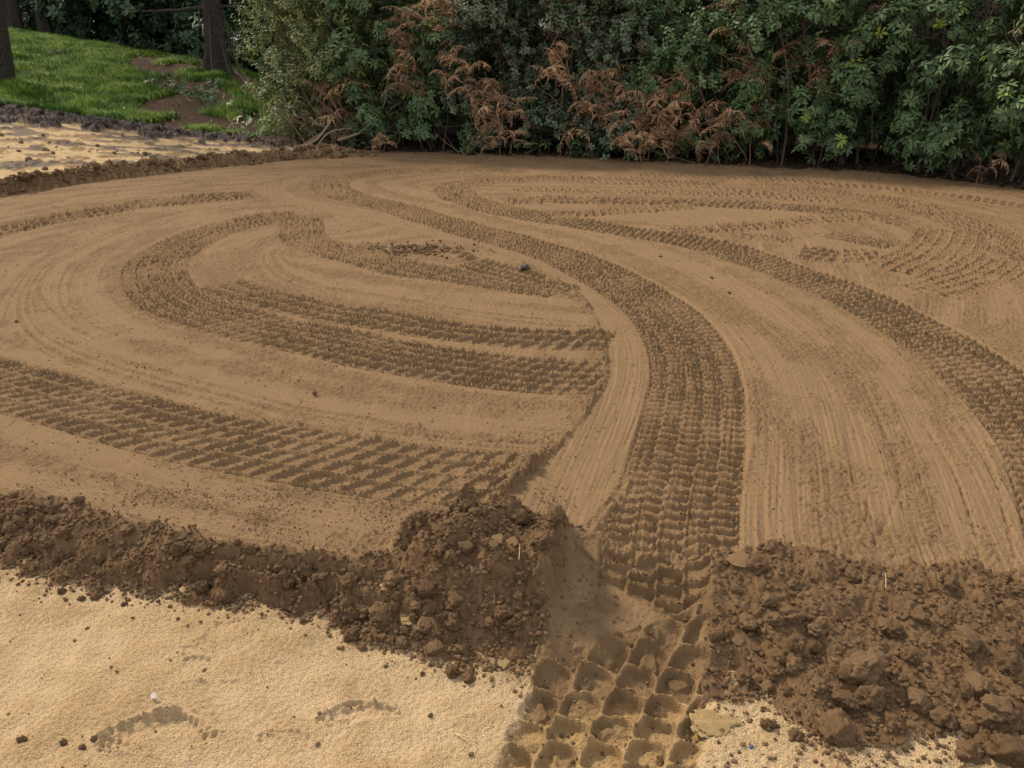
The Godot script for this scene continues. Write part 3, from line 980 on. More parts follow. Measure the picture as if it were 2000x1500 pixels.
func slab_mesh(sides: int, thick: float) -> ArrayMesh:
	# a flat broken piece with a ragged outline and a worn upper edge
	var st := SurfaceTool.new()
	st.begin(Mesh.PRIMITIVE_TRIANGLES)
	st.set_smooth_group(-1)
	var ring := []
	for k in sides:
		var a := TAU * k / sides
		ring.append(Vector3(cos(a), 0, sin(a) * 0.8) * rng.randf_range(0.72, 1.08))
	var tops := [Vector3(0, thick, 0)]
	var lows := [Vector3(0, -thick, 0)]
	for p in ring:
		tops.append(p * 0.93 + Vector3(0, thick * rng.randf_range(0.6, 1.0), 0))
		lows.append(p + Vector3(0, -thick, 0))
	for k in sides:
		var a := 1 + k
		var b := 1 + (k + 1) % sides
		for t in [[tops[0], tops[a], tops[b]], [lows[0], lows[b], lows[a]], [tops[a], lows[a], tops[b]], [tops[b], lows[a], lows[b]]]:
			for v in t:
				st.add_vertex(v)
	st.generate_normals()
	return st.commit()

func turned(at: Vector3, size: float, flat := 1.0) -> Transform3D:
	var b := Basis.from_euler(Vector3(rng.randf_range(-0.5, 0.5), rng.randf_range(0, TAU), rng.randf_range(-0.5, 0.5)))
	return Transform3D(b.scaled(Vector3(size, size * flat, size)), at)

func clods() -> void:
	var lumps := []
	var blocks := []
	var crumbs := []
	for k in 5:
		lumps.append(clod_mesh(4, k * 7.7, 2, 0.5, Vector3(1.1, 0.85, 1.0)))
		blocks.append(clod_mesh(4, 40.0 + k * 5.1, 5, 0.45, Vector3(1.15, 0.85, 0.95)))
	for k in 4:
		crumbs.append(clod_mesh(1, 90.0 + k * 3.3, 0, 0.6))
	# x, g, radius, block?, material, label
	var told := [
		[[-0.514, 2.306], 0.034, 1, 2, "square dark clod at the left foot of the heap, topmost of three"],
		[[-0.414, 2.278], 0.045, 1, 1, "long grey-brown slab of soil lying at the left foot of the heap"],
		[[-0.51, 2.227], 0.026, 0, 2, "dark clod lying under the square clod at the left foot of the heap"],
		[[-0.466, 2.187], 0.015, 0, 1, "small round clod alone on yellow sand before the square clod"],
		[[-0.266, 2.278], 0.036, 1, 2, "broken block of soil at the foot of the heap, half of it upright"],
		[[-0.273, 2.212], 0.033, 1, 1, "flat pale slab of soil leaning on the broken block"],
		[[-0.174, 2.247], 0.032, 1, 0, "clod right of the broken block at the foot of the heap"],
		[[-0.177, 2.066], 0.024, 1, 2, "dark angular clod on yellow sand just before the heap"],
		[[-0.126, 2.043], 0.024, 1, 0, "wedge-shaped clod right of the dark angular clod before the heap"],
		[[-1.536, 2.471], 0.014, 0, 2, "small dark clod before the front left bank, nearest the picture's left edge"],
		[[-1.455, 2.436], 0.013, 0, 2, "small dark clod before the front left bank, beside the twin clods"],
		[[-1.415, 2.453], 0.018, 0, 0, "twin crumbly clods just before the front left bank"],
		[[-1.298, 2.41], 0.011, 0, 2, "round dark clod alone on the sand right of the twin clods"],
		[[-1.009, 2.391], 0.012, 0, 1, "small clod at the foot of the front left bank beside a pale crust"],
		[[-0.673, 2.293], 0.012, 0, 2, "small dark clod on the sand at the end of the crack"],
		[[-0.58, 2.288], 0.011, 0, 1, "small brown clod left of the square dark clod"],
		[[-1.31, 1.788], 0.013, 0, 2, "dark crumbly clod on yellow sand by the lower left corner"],
		[[-1.138, 1.763], 0.010, 0, 2, "dark clod at the left end of the curved ridge in the sand"],
		[[-1.119, 1.788], 0.008, 0, 0, "tiny clod behind the dark clod at the curved ridge"],
		[[-1.197, 1.783], 0.010, 0, 2, "tiny clod on sand between corner clod and curved ridge"],
		[[1.011, 1.998], 0.058, 0, 1, "largest rounded clod low on the right slope"],
		[[1, 1.917], 0.042, 1, 0, "pointed clod touching the largest rounded clod from below"],
		[[0.932, 1.902], 0.038, 1, 2, "angular clod left of the pointed clod on the right slope"],
		[[0.876, 1.814], 0.055, 1, 0, "big square block of soil on yellow sand below the right slope"],
		[[1.139, 1.91], 0.038, 1, 1, "reddish-brown clod right of the pointed clod"],
		[[1.187, 1.859], 0.036, 0, 0, "clod half way between the reddish clod and the right edge"],
		[[1.331, 1.863], 0.046, 0, 1, "smooth large clod near the right edge of the picture"],
		[[1.24, 1.828], 0.024, 1, 1, "small wedge clod left of the smooth large clod"],
		[[1.31, 1.745], 0.055, 1, 2, "large dark clod in the lower right corner"],
		[[1.207, 1.756], 0.036, 0, 0, "round clod left of the corner clod at the bottom right"],
		[[0.845, 2.07], 0.038, 0, 0, "upper of two lumpy clods left of middle on the right slope"],
		[[0.819, 2.02], 0.028, 0, 1, "lower of two lumpy clods left of middle on the right slope"],
		[[0.723, 2.183], 0.034, 1, 1, "clod beside the rut wall high on the right slope"],
		[[0.627, 2.148], 0.030, 1, 0, "squarish clod right on the edge of the wheel rut"],
		[[0.803, 2.246], 0.026, 1, 1, "reddish clod high on the right slope above the rut clod"],
		[[0.893, 2.313], 0.020, 1, 0, "small clod with a pale face under the right top edge"],
		[[1.231, 2.162], 0.030, 1, 0, "clod alone in the upper middle of the right slope"],
		[[1.345, 2.073], 0.044, 1, 1, "tall flat-faced clod right of middle on the right slope"],
		[[1.449, 2.064], 0.034, 0, 0, "crumbly clod beside the tall flat-faced clod near the edge"],
		[[1.423, 1.996], 0.040, 0, 2, "dark lump under the crumbly clod at the right edge"],
		[[0.702, 1.847], 0.020, 0, 2, "dark clod alone on yellow sand below the right slope"],
		[[0.769, 1.81], 0.020, 0, 0, "small brown clod left of the big square block"],
		[[0.799, 2.165], 0.028, 0, 1, "lumpy clod between the rut clod and the two lumpy clods"],
		[[1.046, 1.847], 0.028, 0, 0, "round clod right of the big square block"],
		[[1.278, 1.936], 0.030, 1, 2, "clod above the small wedge clod on the right slope"],
		[[0.675, 2.019], 0.026, 0, 0, "clod in the soil at the foot of the rut's right wall"],
		[[0.859, 1.942], 0.026, 0, 1, "brown clod at the lower edge of the slope above the dark lone clod"],
	]
	for t in told:
		var at := spot(t[0][0], t[0][1], float(t[1]) * 0.28)
		var mesh: Mesh = (blocks if t[2] == 1 else lumps)[rng.randi() % 5]
		single("clod", mesh, M["clod%d" % t[3]], t[4], "clod", turned(at, float(t[1]) * 0.88, rng.randf_range(0.85, 1.1)))
	# lumps that top the heap
	for t in [[-0.15, 2.5, 0.026, "dark upright lump at the top left corner of the heap"], [0.145, 2.47, 0.026, "thin spike of soil on the heap's top right corner"], [0.02, 2.5, 0.032, "middle lump on the top edge of the heap"], [-0.23, 2.42, 0.03, "lump on the left shoulder of the heap"], [0.1, 2.36, 0.034, "dark lump with an overhang near the heap's right edge"]]:
		single("clod", blocks[rng.randi() % 5], M.clod0, t[3], "clod", turned(spot(t[0], t[1], 0.008), t[2]))
	# flat flakes
	var flakes := [slab_mesh(11, 0.16), slab_mesh(9, 0.2), slab_mesh(13, 0.14)]
	for t in [[[-0.047, 2.365], 0.024, "left half of the broken pale flake on the heap"], [[0, 2.383], 0.026, "right half of the broken pale flake on the heap"], [[-0.056, 2.346], 0.018, "small yellowish flake under the broken flake on the heap"], [[0.739, 2.4], 0.04, "smooth pale slab at the top of the rut's right wall"], [[0.68, 2.125], 0.022, "flat grey-brown flake beside the squarish rut clod"]]:
		var at := spot(t[0][0], t[0][1], 0.012)
		single("sand_flake", flakes[rng.randi() % 3], M.pale, t[2], "sand flake", Transform3D(Basis.from_euler(Vector3(0.75, rng.randf_range(-0.5, 0.5), 0.1)).scaled(Vector3.ONE * float(t[1])), at))
	for t in [[[-0.325, 2.247], 0.03, "yellow sand crumb left of the broken block"], [[-0.408, 2.346], 0.018, "small yellow sand crumb above the long slab"], [[-1.088, 2.442], 0.028, "cracked yellow crust at the foot of the front left bank"], [[0.562, 1.863], 0.055, "large flat yellow crust right of the cup-shaped prints"], [[-0.023, 2.097], 0.026, "yellow sand crumb at the heap's lower right corner"]]:
		single("sand_crust", lumps[rng.randi() % 5], M.crust, t[2], "sand crust", turned(spot(t[0][0], t[0][1], -0.003), t[1], 0.28))
	single("stone", blocks[1], M.stone, "dark grey stone lying where the inner track meets the smooth strip", "stone", turned(spot([0.092, 6.334][0], [0.092, 6.334][1], 0.01), 0.035, 0.7))
	# dark spill of soil in the loop
	for t in [[785, 0.05], [815, 0.06], [845, 0.055], [868, 0.04]]:
		pass
	var spill := [-0.962, 6.943, -0.844, 7.017, -0.748, 6.98, -0.645, 7.055, -0.53, 6.87]
	for k in 5:
		single("clod", lumps[k], M.clod1, ["leftmost of the clods spilled inside the loop", "second clod of the spill inside the loop", "middle clod of the spill inside the loop", "fourth clod of the spill inside the loop", "last clod of the spill, nearest the smooth strip"][k], "clod", turned(spot(spill[k * 2], spill[k * 2 + 1], 0.01), [0.018, 0.022, 0.02, 0.024, 0.018][k], 0.5))
	var spilled := []
	var spilled_tint := []
	for k in 700:
		var e := rng.randf()
		var i := mini(int(e * 4.0), 3)
		var f := e * 4.0 - i
		var x := lerpf(spill[i * 2], spill[i * 2 + 2], f) + rng.randfn(0.0, 0.16)
		var g := lerpf(spill[i * 2 + 1], spill[i * 2 + 3], f) + rng.randfn(0.0, 0.12)
		var size := 0.003 + 0.012 * pow(rng.randf(), 2.5)
		spilled.append(turned(spot(x, g, size * 0.3), size, 0.8))
		spilled_tint.append(Color(0.215, 0.13, 0.066) * rng.randf_range(0.8, 1.2))
	many("soil_crumbs", crumbs[1], M.soil, spilled, spilled_tint, self)
	# the many clods on the slopes
	var zones := [
		[3, 55, "", "clods on the right slope", 0.7, 1.75, 1.75, 2.4, "the right slope", ["beside the rut", "below the curving root", "by the rounded clods", "towards the right edge"]],
		[1, 60, "", "clods on the front left bank", -2.0, -0.45, 2.2, 2.9, "the front left bank", ["at its left end", "behind the twin clods", "in its middle", "towards the heap"]],
		[2, 50, "", "clods on the soil heap", -0.42, 0.2, 2.05, 2.6, "the soil heap", ["at its left shoulder", "in its middle", "below the broken flake"]],
		[6, 70, "", "clods on the far soil ridge", -6.6, -2.2, 9.0, 13.4, "the far soil ridge", ["at its left end", "before the bare yellow sand", "in its middle", "below the cut branch", "at its thin right end"]],
		[8, 45, "", "clods of the dark soil strip", -9.5, -4.8, 14.5, 16.0, "the dark soil strip", ["at its left end", "below the grass", "by the cut branch"]],
	]
	for z in zones:
		var left: int = z[1]
		var tries := 0
		while left > 0 and tries < 6000:
			tries += 1
			var x := rng.randf_range(z[4], z[5])
			var g := rng.randf_range(z[6], z[7])
			if region_at(x, g) != z[0]:
				continue
			left -= 1
			var big: bool = z[0] >= 6
			var r := rng.randf_range(0.02, 0.055) if big else rng.randf_range(0.011, 0.027) if z[0] != 3 else rng.randf_range(0.012, 0.036)
			var tone := rng.randi() % 3
			var blocky := rng.randf() < 0.45
			var size_word := ("tiny" if r < 0.016 else "small" if r < 0.023 else "fist-sized") if not big else ("small" if r < 0.035 else "large")
			var across := (x - float(z[4])) / (float(z[5]) - float(z[4]))
			var where_word: String = z[9][clampi(int(across * z[9].size()), 0, z[9].size() - 1)]
			var high := ""
			if z[0] < 6:
				var part_way := (g - near_tab(foot_t, x)) / (near_tab(edge_t, x) - near_tab(foot_t, x))
				high = "low on " if part_way < 0.33 else "half way up " if part_way < 0.67 else "high on "
			else:
				high = "on "
			single("clod", (blocks if blocky else lumps)[rng.randi() % 5], M.dark_clod if z[0] == 8 else M["clod%d" % tone], "%s %s %s clod %s%s, %s" % [size_word, "black" if z[0] == 8 else ["brown", "light brown", "dark brown"][tone], "blocky" if blocky else "rounded", high, z[8], where_word], "clod", turned(spot(x, g, r * 0.25), r), z[3])
	# crumbs too many to count
	var where := [[], [], [], []]
	var tint := [[], [], [], []]
	var n := 0
	for k in 230000:
		var g := 1.5 + 12.0 * pow(rng.randf(), 2.2)
		var x := rng.randf_range(-1.0, 1.0) * (0.62 * g + 0.5)
		if k < 40000:
			g = rng.randf_range(2.0, 2.95)
			x = rng.randf_range(-2.1, 0.25)
		var r := region_at(x, g)
		var keep := 0.0
		var size := 0.0
		if r == 1 or r == 2 or r == 3:
			keep = 1.0
			keep = 0.55
			size = 0.0016 + 0.0085 * pow(rng.randf(), 3.6)
		elif r == 6:
			keep = 1.0
			size = 0.01 + 0.03 * rng.randf() * rng.randf()
		elif r == 4 or r == 40:
			keep = 0.08
			size = 0.0015 + 0.006 * pow(rng.randf(), 3.0)
		elif r == 5:
			var out := near_tab(foot_t, x) - g
			var vi := int(round(log(g / G0) / K)) * (NC + 1) + int(round((x / (0.55 * g + 1.2) + 1.0) * NC / 2.0))
			keep = 0.004 + 0.9 * exp(-out / 0.03) + 0.10 * float(x > 0.5) + 0.25 * float(extra[vi] > 0.005)
			size = 0.0015 + 0.007 * pow(rng.randf(), 3.0)
		elif r == 0 or r > 20:
			keep = 0.12 + 0.5 * maxf(0.0, ns.get_noise_2d(x * 3.0, g * 3.0)) + 0.1 * float(r > 20)
			size = (0.001 + 0.0024 * pow(rng.randf(), 5.0)) * (1.0 + 0.1 * g)
		elif r == 7:
			keep = 0.04
			size = 0.008 + 0.03 * pow(rng.randf(), 3.0)
		if rng.randf() > keep:
			continue
		var v := rng.randi() % 4
		where[v].append(turned(spot(x, g, size * 0.35), size, 0.85))
		var f := rng.randf_range(0.75, 1.25)
		tint[v].append((Color(0.255, 0.152, 0.077) if r != 0 and r <= 20 and r != 4 else Color(0.30, 0.183, 0.095)) * f)
	for v in 4:
		many("soil_crumbs", crumbs[v], M.soil, where[v], tint[v], self)

# ---------------------------------------------------------------- plants

func leaf_shape(st: SurfaceTool, base: Vector3, along: Vector3, up: Vector3, long: float, wide: float, droop: float, fold := 0.25, first := 0) -> int:
	# an elliptic leaf with a folded midrib that bends down towards its tip
	var side := along.cross(up).normalized()
	var prof := [0.12, 0.72, 1.0, 0.78, 0.0]
	var n := first
	for i in 5:
		var t := i / 4.0
		var mid := base + along * (long * t) - up * (droop * long * t * t)
		var nn := (up + along * droop * t).normalized()
		var half: float = wide * 0.5 * prof[i]
		for s in [-1.0, 0.0, 1.0]:
			st.set_normal((nn - side * s * fold).normalized())
			st.add_vertex(mid + side * (s * half) + up * (absf(s) * half * fold))
		if i > 0:
			for s in 2:
				var a := n - 3 + s
				for k in [a, a + 3, a + 1, a + 1, a + 3, a + 4]:
					st.add_index(k)
		n += 3
	return n

func one_leaf(long: float, wide: float, droop: float) -> ArrayMesh:
	var st := SurfaceTool.new()
	st.begin(Mesh.PRIMITIVE_TRIANGLES)
	leaf_shape(st, Vector3.ZERO, Vector3.FORWARD, Vector3.UP, long, wide, droop)
	return st.commit()

func whorl_leaves(count: int) -> Array:
	# transforms of the leaves of one rosette, its axis up
	var out := []
	for k in count:
		var yaw := TAU * k / count + rng.randf_range(-0.3, 0.3)
		var lift := rng.randf_range(-0.25, 0.55)
		out.append(Transform3D(Basis(Vector3.UP, yaw) * Basis(Vector3.RIGHT, lift) * Basis(Vector3.FORWARD, rng.randf_range(-0.35, 0.35)).scaled(Vector3.ONE * rng.randf_range(0.75, 1.1)), Vector3(0, rng.randf_range(-0.012, 0.012), 0)))
	return out

func whorl_mesh(count: int, long: float, wide: float) -> ArrayMesh:
	var st := SurfaceTool.new()
	st.begin(Mesh.PRIMITIVE_TRIANGLES)
	var n := 0
	for t in whorl_leaves(count):
		n = leaf_shape(st, t.origin + t.basis * Vector3(0, 0, -0.01), (t.basis * Vector3.FORWARD).normalized(), (t.basis * Vector3.UP).normalized(), long * t.basis.x.length(), wide, rng.randf_range(0.1, 0.5), 0.25, n)
	return st.commit()

func sprig_mesh(count: int, length: float, long: float, wide: float) -> ArrayMesh:
	# a short shoot with leaves set alternately along it
	var st := SurfaceTool.new()
	st.begin(Mesh.PRIMITIVE_TRIANGLES)
	var pts := bent(Vector3.ZERO, Vector3(0, length, 0), length * 0.12, 4)
	var n := tube(st, pts, taper(0.003, 0.0012, 4), 3)
	for k in count:
		var t := 0.15 + 0.85 * k / count
		var at: Vector3 = pts[0].lerp(pts[3], t)
		var yaw := k * 2.4 + rng.randf_range(-0.4, 0.4)
		var out := Vector3(cos(yaw), rng.randf_range(-0.1, 0.7), sin(yaw)).normalized()
		n = leaf_shape(st, at, out, (Vector3.UP - out * out.y + Vector3(rng.randf_range(-0.3, 0.3), 0, rng.randf_range(-0.3, 0.3))).normalized(), long * rng.randf_range(0.7, 1.15), wide * rng.randf_range(0.8, 1.1), rng.randf_range(0.1, 0.4), 0.2, n)
	return st.commit()

func frond_mesh(length: float, curl: float) -> ArrayMesh:
	# a dead bracken frond: a bent rib with shrivelled, toothed side fronds
	var st := SurfaceTool.new()
	st.begin(Mesh.PRIMITIVE_TRIANGLES)
	var rib := []
	for i in 12:
		var t := i / 11.0
		var a := t * curl
		rib.append(Vector3(0.02 * sin(t * 9.0), length * sin(a) / curl, -length * (1.0 - cos(a)) / curl))
	var n := tube(st, rib, taper(0.005, 0.001, 12), 4)
	for i in range(2, 12):
		for half in 2:
			for s in [-1.0, 1.0]:
				var t := (i + half * 0.5) / 12.0
				var at: Vector3 = rib[i - 1].lerp(rib[mini(i, 11)], half * 0.5)
				var ahead: Vector3 = (rib[mini(i, 11)] - rib[i - 1]).normalized()
				var reach := length * 0.36 * (1.0 - t) * rng.randf_range(0.6, 1.1) + 0.02
				var out: Vector3 = (Vector3(s, 0, 0) + ahead * rng.randf_range(0.1, 0.8) + Vector3(0, rng.randf_range(-0.7, 0.1), rng.randf_range(-0.5, 0.5))).normalized()
				var fall := rng.randf_range(0.2, 0.9)
				var nn := out.cross(ahead).normalized()
				var segs := 7
				for k in segs:
					var u := float(k) / segs
					var q: Vector3 = at + out * reach * u + Vector3(0, -fall * reach * u * u, 0) + nn * sin(u * 5.0 + i) * 0.012
					var q2: Vector3 = at + out * reach * (u + 0.5 / segs) + Vector3(0, -fall * reach * (u + 0.07) * (u + 0.07), 0)
					var tooth := reach * 0.2 * (1.0 - u * 0.7) * rng.randf_range(0.5, 1.2)
					for side in [-1.0, 1.0]:
						var tip: Vector3 = q2 + ahead * side * tooth + out * tooth * 0.4 + nn * rng.randf_range(-0.7, 0.7) * tooth
						var end: Vector3 = q2 + out * reach * 0.07
						st.set_normal((q - end).cross(q - tip).normalized())
						st.add_vertex(q)
						st.add_vertex(tip)
						st.add_vertex(end)
						for e in 3:
							st.add_index(n + e)
						n += 3
	return st.commit()

func shrub_points(w: float, h: float, d: float, clumps: int, each: int, low: float) -> Array:
	# [place, outward] over uneven clumps that fill the front, top and sides of a shrub
	var out := []
	for c in clumps:
		var a := rng.randf_range(-PI, PI)
		var up := rng.randf_range(low, 1.0)
		var shell := pow(rng.randf(), 0.35)
		var swell := sqrt(maxf(0.05, 1.0 - pow(absf(up - 0.45) / 0.62, 2.6)))
		var mid := Vector3(cos(a) * w * 0.5 * shell * swell, up * h, sin(a) * d * 0.5 * shell * swell)
		var r := rng.randf_range(0.14, 0.32) * sqrt(h / 2.5)
		for e in each:
			var dir := Vector3(rng.randf_range(-1, 1), rng.randf_range(-0.5, 1), rng.randf_range(-1, 1)).normalized()
			var away := (dir + Vector3(mid.x / w, 0.25, mid.z / d) * 0.9).normalized()
			var at := mid + away * r * rng.randf_range(0.55, 1.1)
			if at.y > 0.03:
				out.append([at, away])
	return out

func facing(dir: Vector3, spin: float, size: float, at: Vector3) -> Transform3D:
	# the mesh's up along dir
	var b := Basis(Quaternion(Vector3.UP, dir.normalized())) if dir.y > -0.999 else Basis(Vector3.RIGHT, PI)
	return Transform3D((b * Basis(Vector3.UP, spin)).scaled(Vector3.ONE * size), at)

var kit := {}

func make_kit() -> void:
	kit.whorl = [whorl_mesh(8, 0.094, 0.032), whorl_mesh(9, 0.088, 0.029), whorl_mesh(7, 0.1, 0.034)]
	kit.sprig = [sprig_mesh(9, 0.2, 0.06, 0.034), sprig_mesh(11, 0.24, 0.055, 0.03)]
	kit.loose = [sprig_mesh(9, 0.26, 0.075, 0.026), sprig_mesh(12, 0.3, 0.07, 0.022)]
	kit.big = [sprig_mesh(16, 0.5, 0.2, 0.11), sprig_mesh(18, 0.55, 0.18, 0.1)]
	kit.needle = [sprig_mesh(26, 0.35, 0.16, 0.012)]
	kit.leaf = [one_leaf(0.1, 0.034, 0.3), one_leaf(0.094, 0.032, 0.12), one_leaf(0.09, 0.032, 0.5)]
	kit.frond = [frond_mesh(0.75, 1.5), frond_mesh(0.6, 2.2), frond_mesh(0.5, 0.9), frond_mesh(0.65, 2.8)]

func shrub(called: String, label: String, group: String, at: Vector3, w: float, h: float, d: float, style: String, low := 0.05) -> Node3D:
	var o := thing(called, label, "shrub", at, group)
	var shoots: Array
	var base: Color
	var vary: Color
	var clumps := int(44.0 * w * h / 4.0)
	var each := 26
	var size := 1.0
	match style:
		"broad":
			shoots = kit.whorl
			base = Color(0.06, 0.101, 0.042)
			vary = Color(0.12, 0.17, 0.063)
		"bramble":
			shoots = kit.sprig
			base = Color(0.078, 0.109, 0.058)
			vary = Color(0.15, 0.17, 0.098)
			each = 52
		"twiggy":
			shoots = kit.sprig
			base = Color(0.055, 0.07, 0.042)
			vary = Color(0.15, 0.088, 0.054)
			each = 30
		"fine":
			shoots = kit.sprig
			base = Color(0.064, 0.109, 0.042)
			vary = Color(0.12, 0.17, 0.063)
			each = 46
		"loose":
			shoots = kit.loose
			base = Color(0.135, 0.16, 0.052)
			vary = Color(0.22, 0.235, 0.075)
			each = 26
		"far":
			shoots = kit.big
			base = Color(0.040, 0.076, 0.034)
			vary = Color(0.070, 0.105, 0.048)
			clumps = int(15.0 * w * h / 4.0)
			each = 16
		"far_light":
			shoots = kit.big
			base = Color(0.06, 0.085, 0.035)
			vary = Color(0.13, 0.145, 0.07)
			clumps = int(9.0 * w * h / 4.0)
			each = 14
	var spots := shrub_points(w, h, d, clumps, each, low)
	var where := []
	var tints := []
	for k in shoots.size():
		where.append([])
		tints.append([])
	var front := []
	for s in spots:
		if style == "broad" and s[0].z > d * 0.28 and front.size() < 14 and rng.randf() < 0.14:
			front.append(s)
			continue
		var k := rng.randi() % shoots.size()
		var dir: Vector3 = (s[1] + Vector3(0, 0.35, 0)).normalized()
		where[k].append(facing(dir, rng.randf() * TAU, size * rng.randf_range(0.8, 1.2), s[0]))
		var t := pow(rng.randf(), 2.0)
		var c := base.lerp(vary, t) * rng.randf_range(0.8, 1.2)
		if style == "broad" and rng.randf() < 0.02:
			c = Color(0.20, 0.25, 0.05)
		if style == "bramble" and rng.randf() < 0.12:
			c = Color(0.11, 0.065, 0.04)
		tints[k].append(c)
	for k in shoots.size():
		many("foliage", shoots[k], M.leaf, where[k], tints[k], o)
	for s in front:
		# the nearest rosettes, leaf by leaf
		var dir: Vector3 = (s[1] + Vector3(0, 0.3, 0)).normalized()
		var f := facing(dir, rng.randf() * TAU, rng.randf_range(0.9, 1.15), s[0])
		for t in whorl_leaves(8):
			part("leaf", kit.leaf[rng.randi() % 3], M["leaf%d" % [0, 0, 1, 1, 1, 2][rng.randi() % 6]], o, f * t)
	# stems
	var stems := 5 if style != "far" and style != "far_light" else 3
	for k in stems:
		var a := rng.randf_range(-1, 1) * w * 0.4
		var top := Vector3(a * 1.3, h * rng.randf_range(0.5, 0.95), rng.randf_range(-0.3, 0.45) * d)
		part("stem", tube_mesh(bent(Vector3(a * 0.5, -0.05, rng.randf_range(-0.2, 0.3) * d), top, 0.12), taper(0.022 if stems == 5 else 0.06, 0.006), 5), [M.twig_dark, M.twig, M.twig_dark][rng.randi() % 3], o)
	return o

func bracken(label: String, at: Vector3, h: float, w: float, fronds: int, tone: int) -> void:
	# dead fronds hanging from a bent stalk
	var o := thing("dead_bracken", label, "bracken", at, "dead bracken fronds in and before the hedge")
	var mats := [M.fern0, M.fern1, M.fern2]
	part("stalk", tube_mesh(bent(Vector3(0, -0.02 if h < 1.2 else h * 0.55, -0.1), Vector3(rng.randf_range(-0.2, 0.2) * w, h * 0.85, -0.05), 0.06), taper(0.008, 0.003), 5), M.fern1, o)
	for k in fronds:
		var up := h * rng.randf_range(0.35, 0.98) if h < 1.2 else h - rng.randf_range(0.0, 0.55)
		var yaw := rng.randf_range(-2.2, 2.2)
		var tilt := rng.randf_range(0.3, 1.9)
		var b := Basis(Vector3.UP, yaw) * Basis(Vector3.RIGHT, -tilt) * Basis(Vector3.UP, rng.randf_range(-0.6, 0.6))
		var sc := rng.randf_range(0.65, 1.1) * clampf(h / 1.0, 0.5, 1.0) * (1.0 if h < 1.2 else 0.8)
		part("frond", kit.frond[rng.randi() % 4], mats[(tone + (1 if rng.randf() < 0.3 else 0)) % 3], o, Transform3D(b.scaled(Vector3.ONE * sc), Vector3(rng.randf_range(-0.5, 0.5) * w, up, rng.randf_range(-0.05, 0.12))))

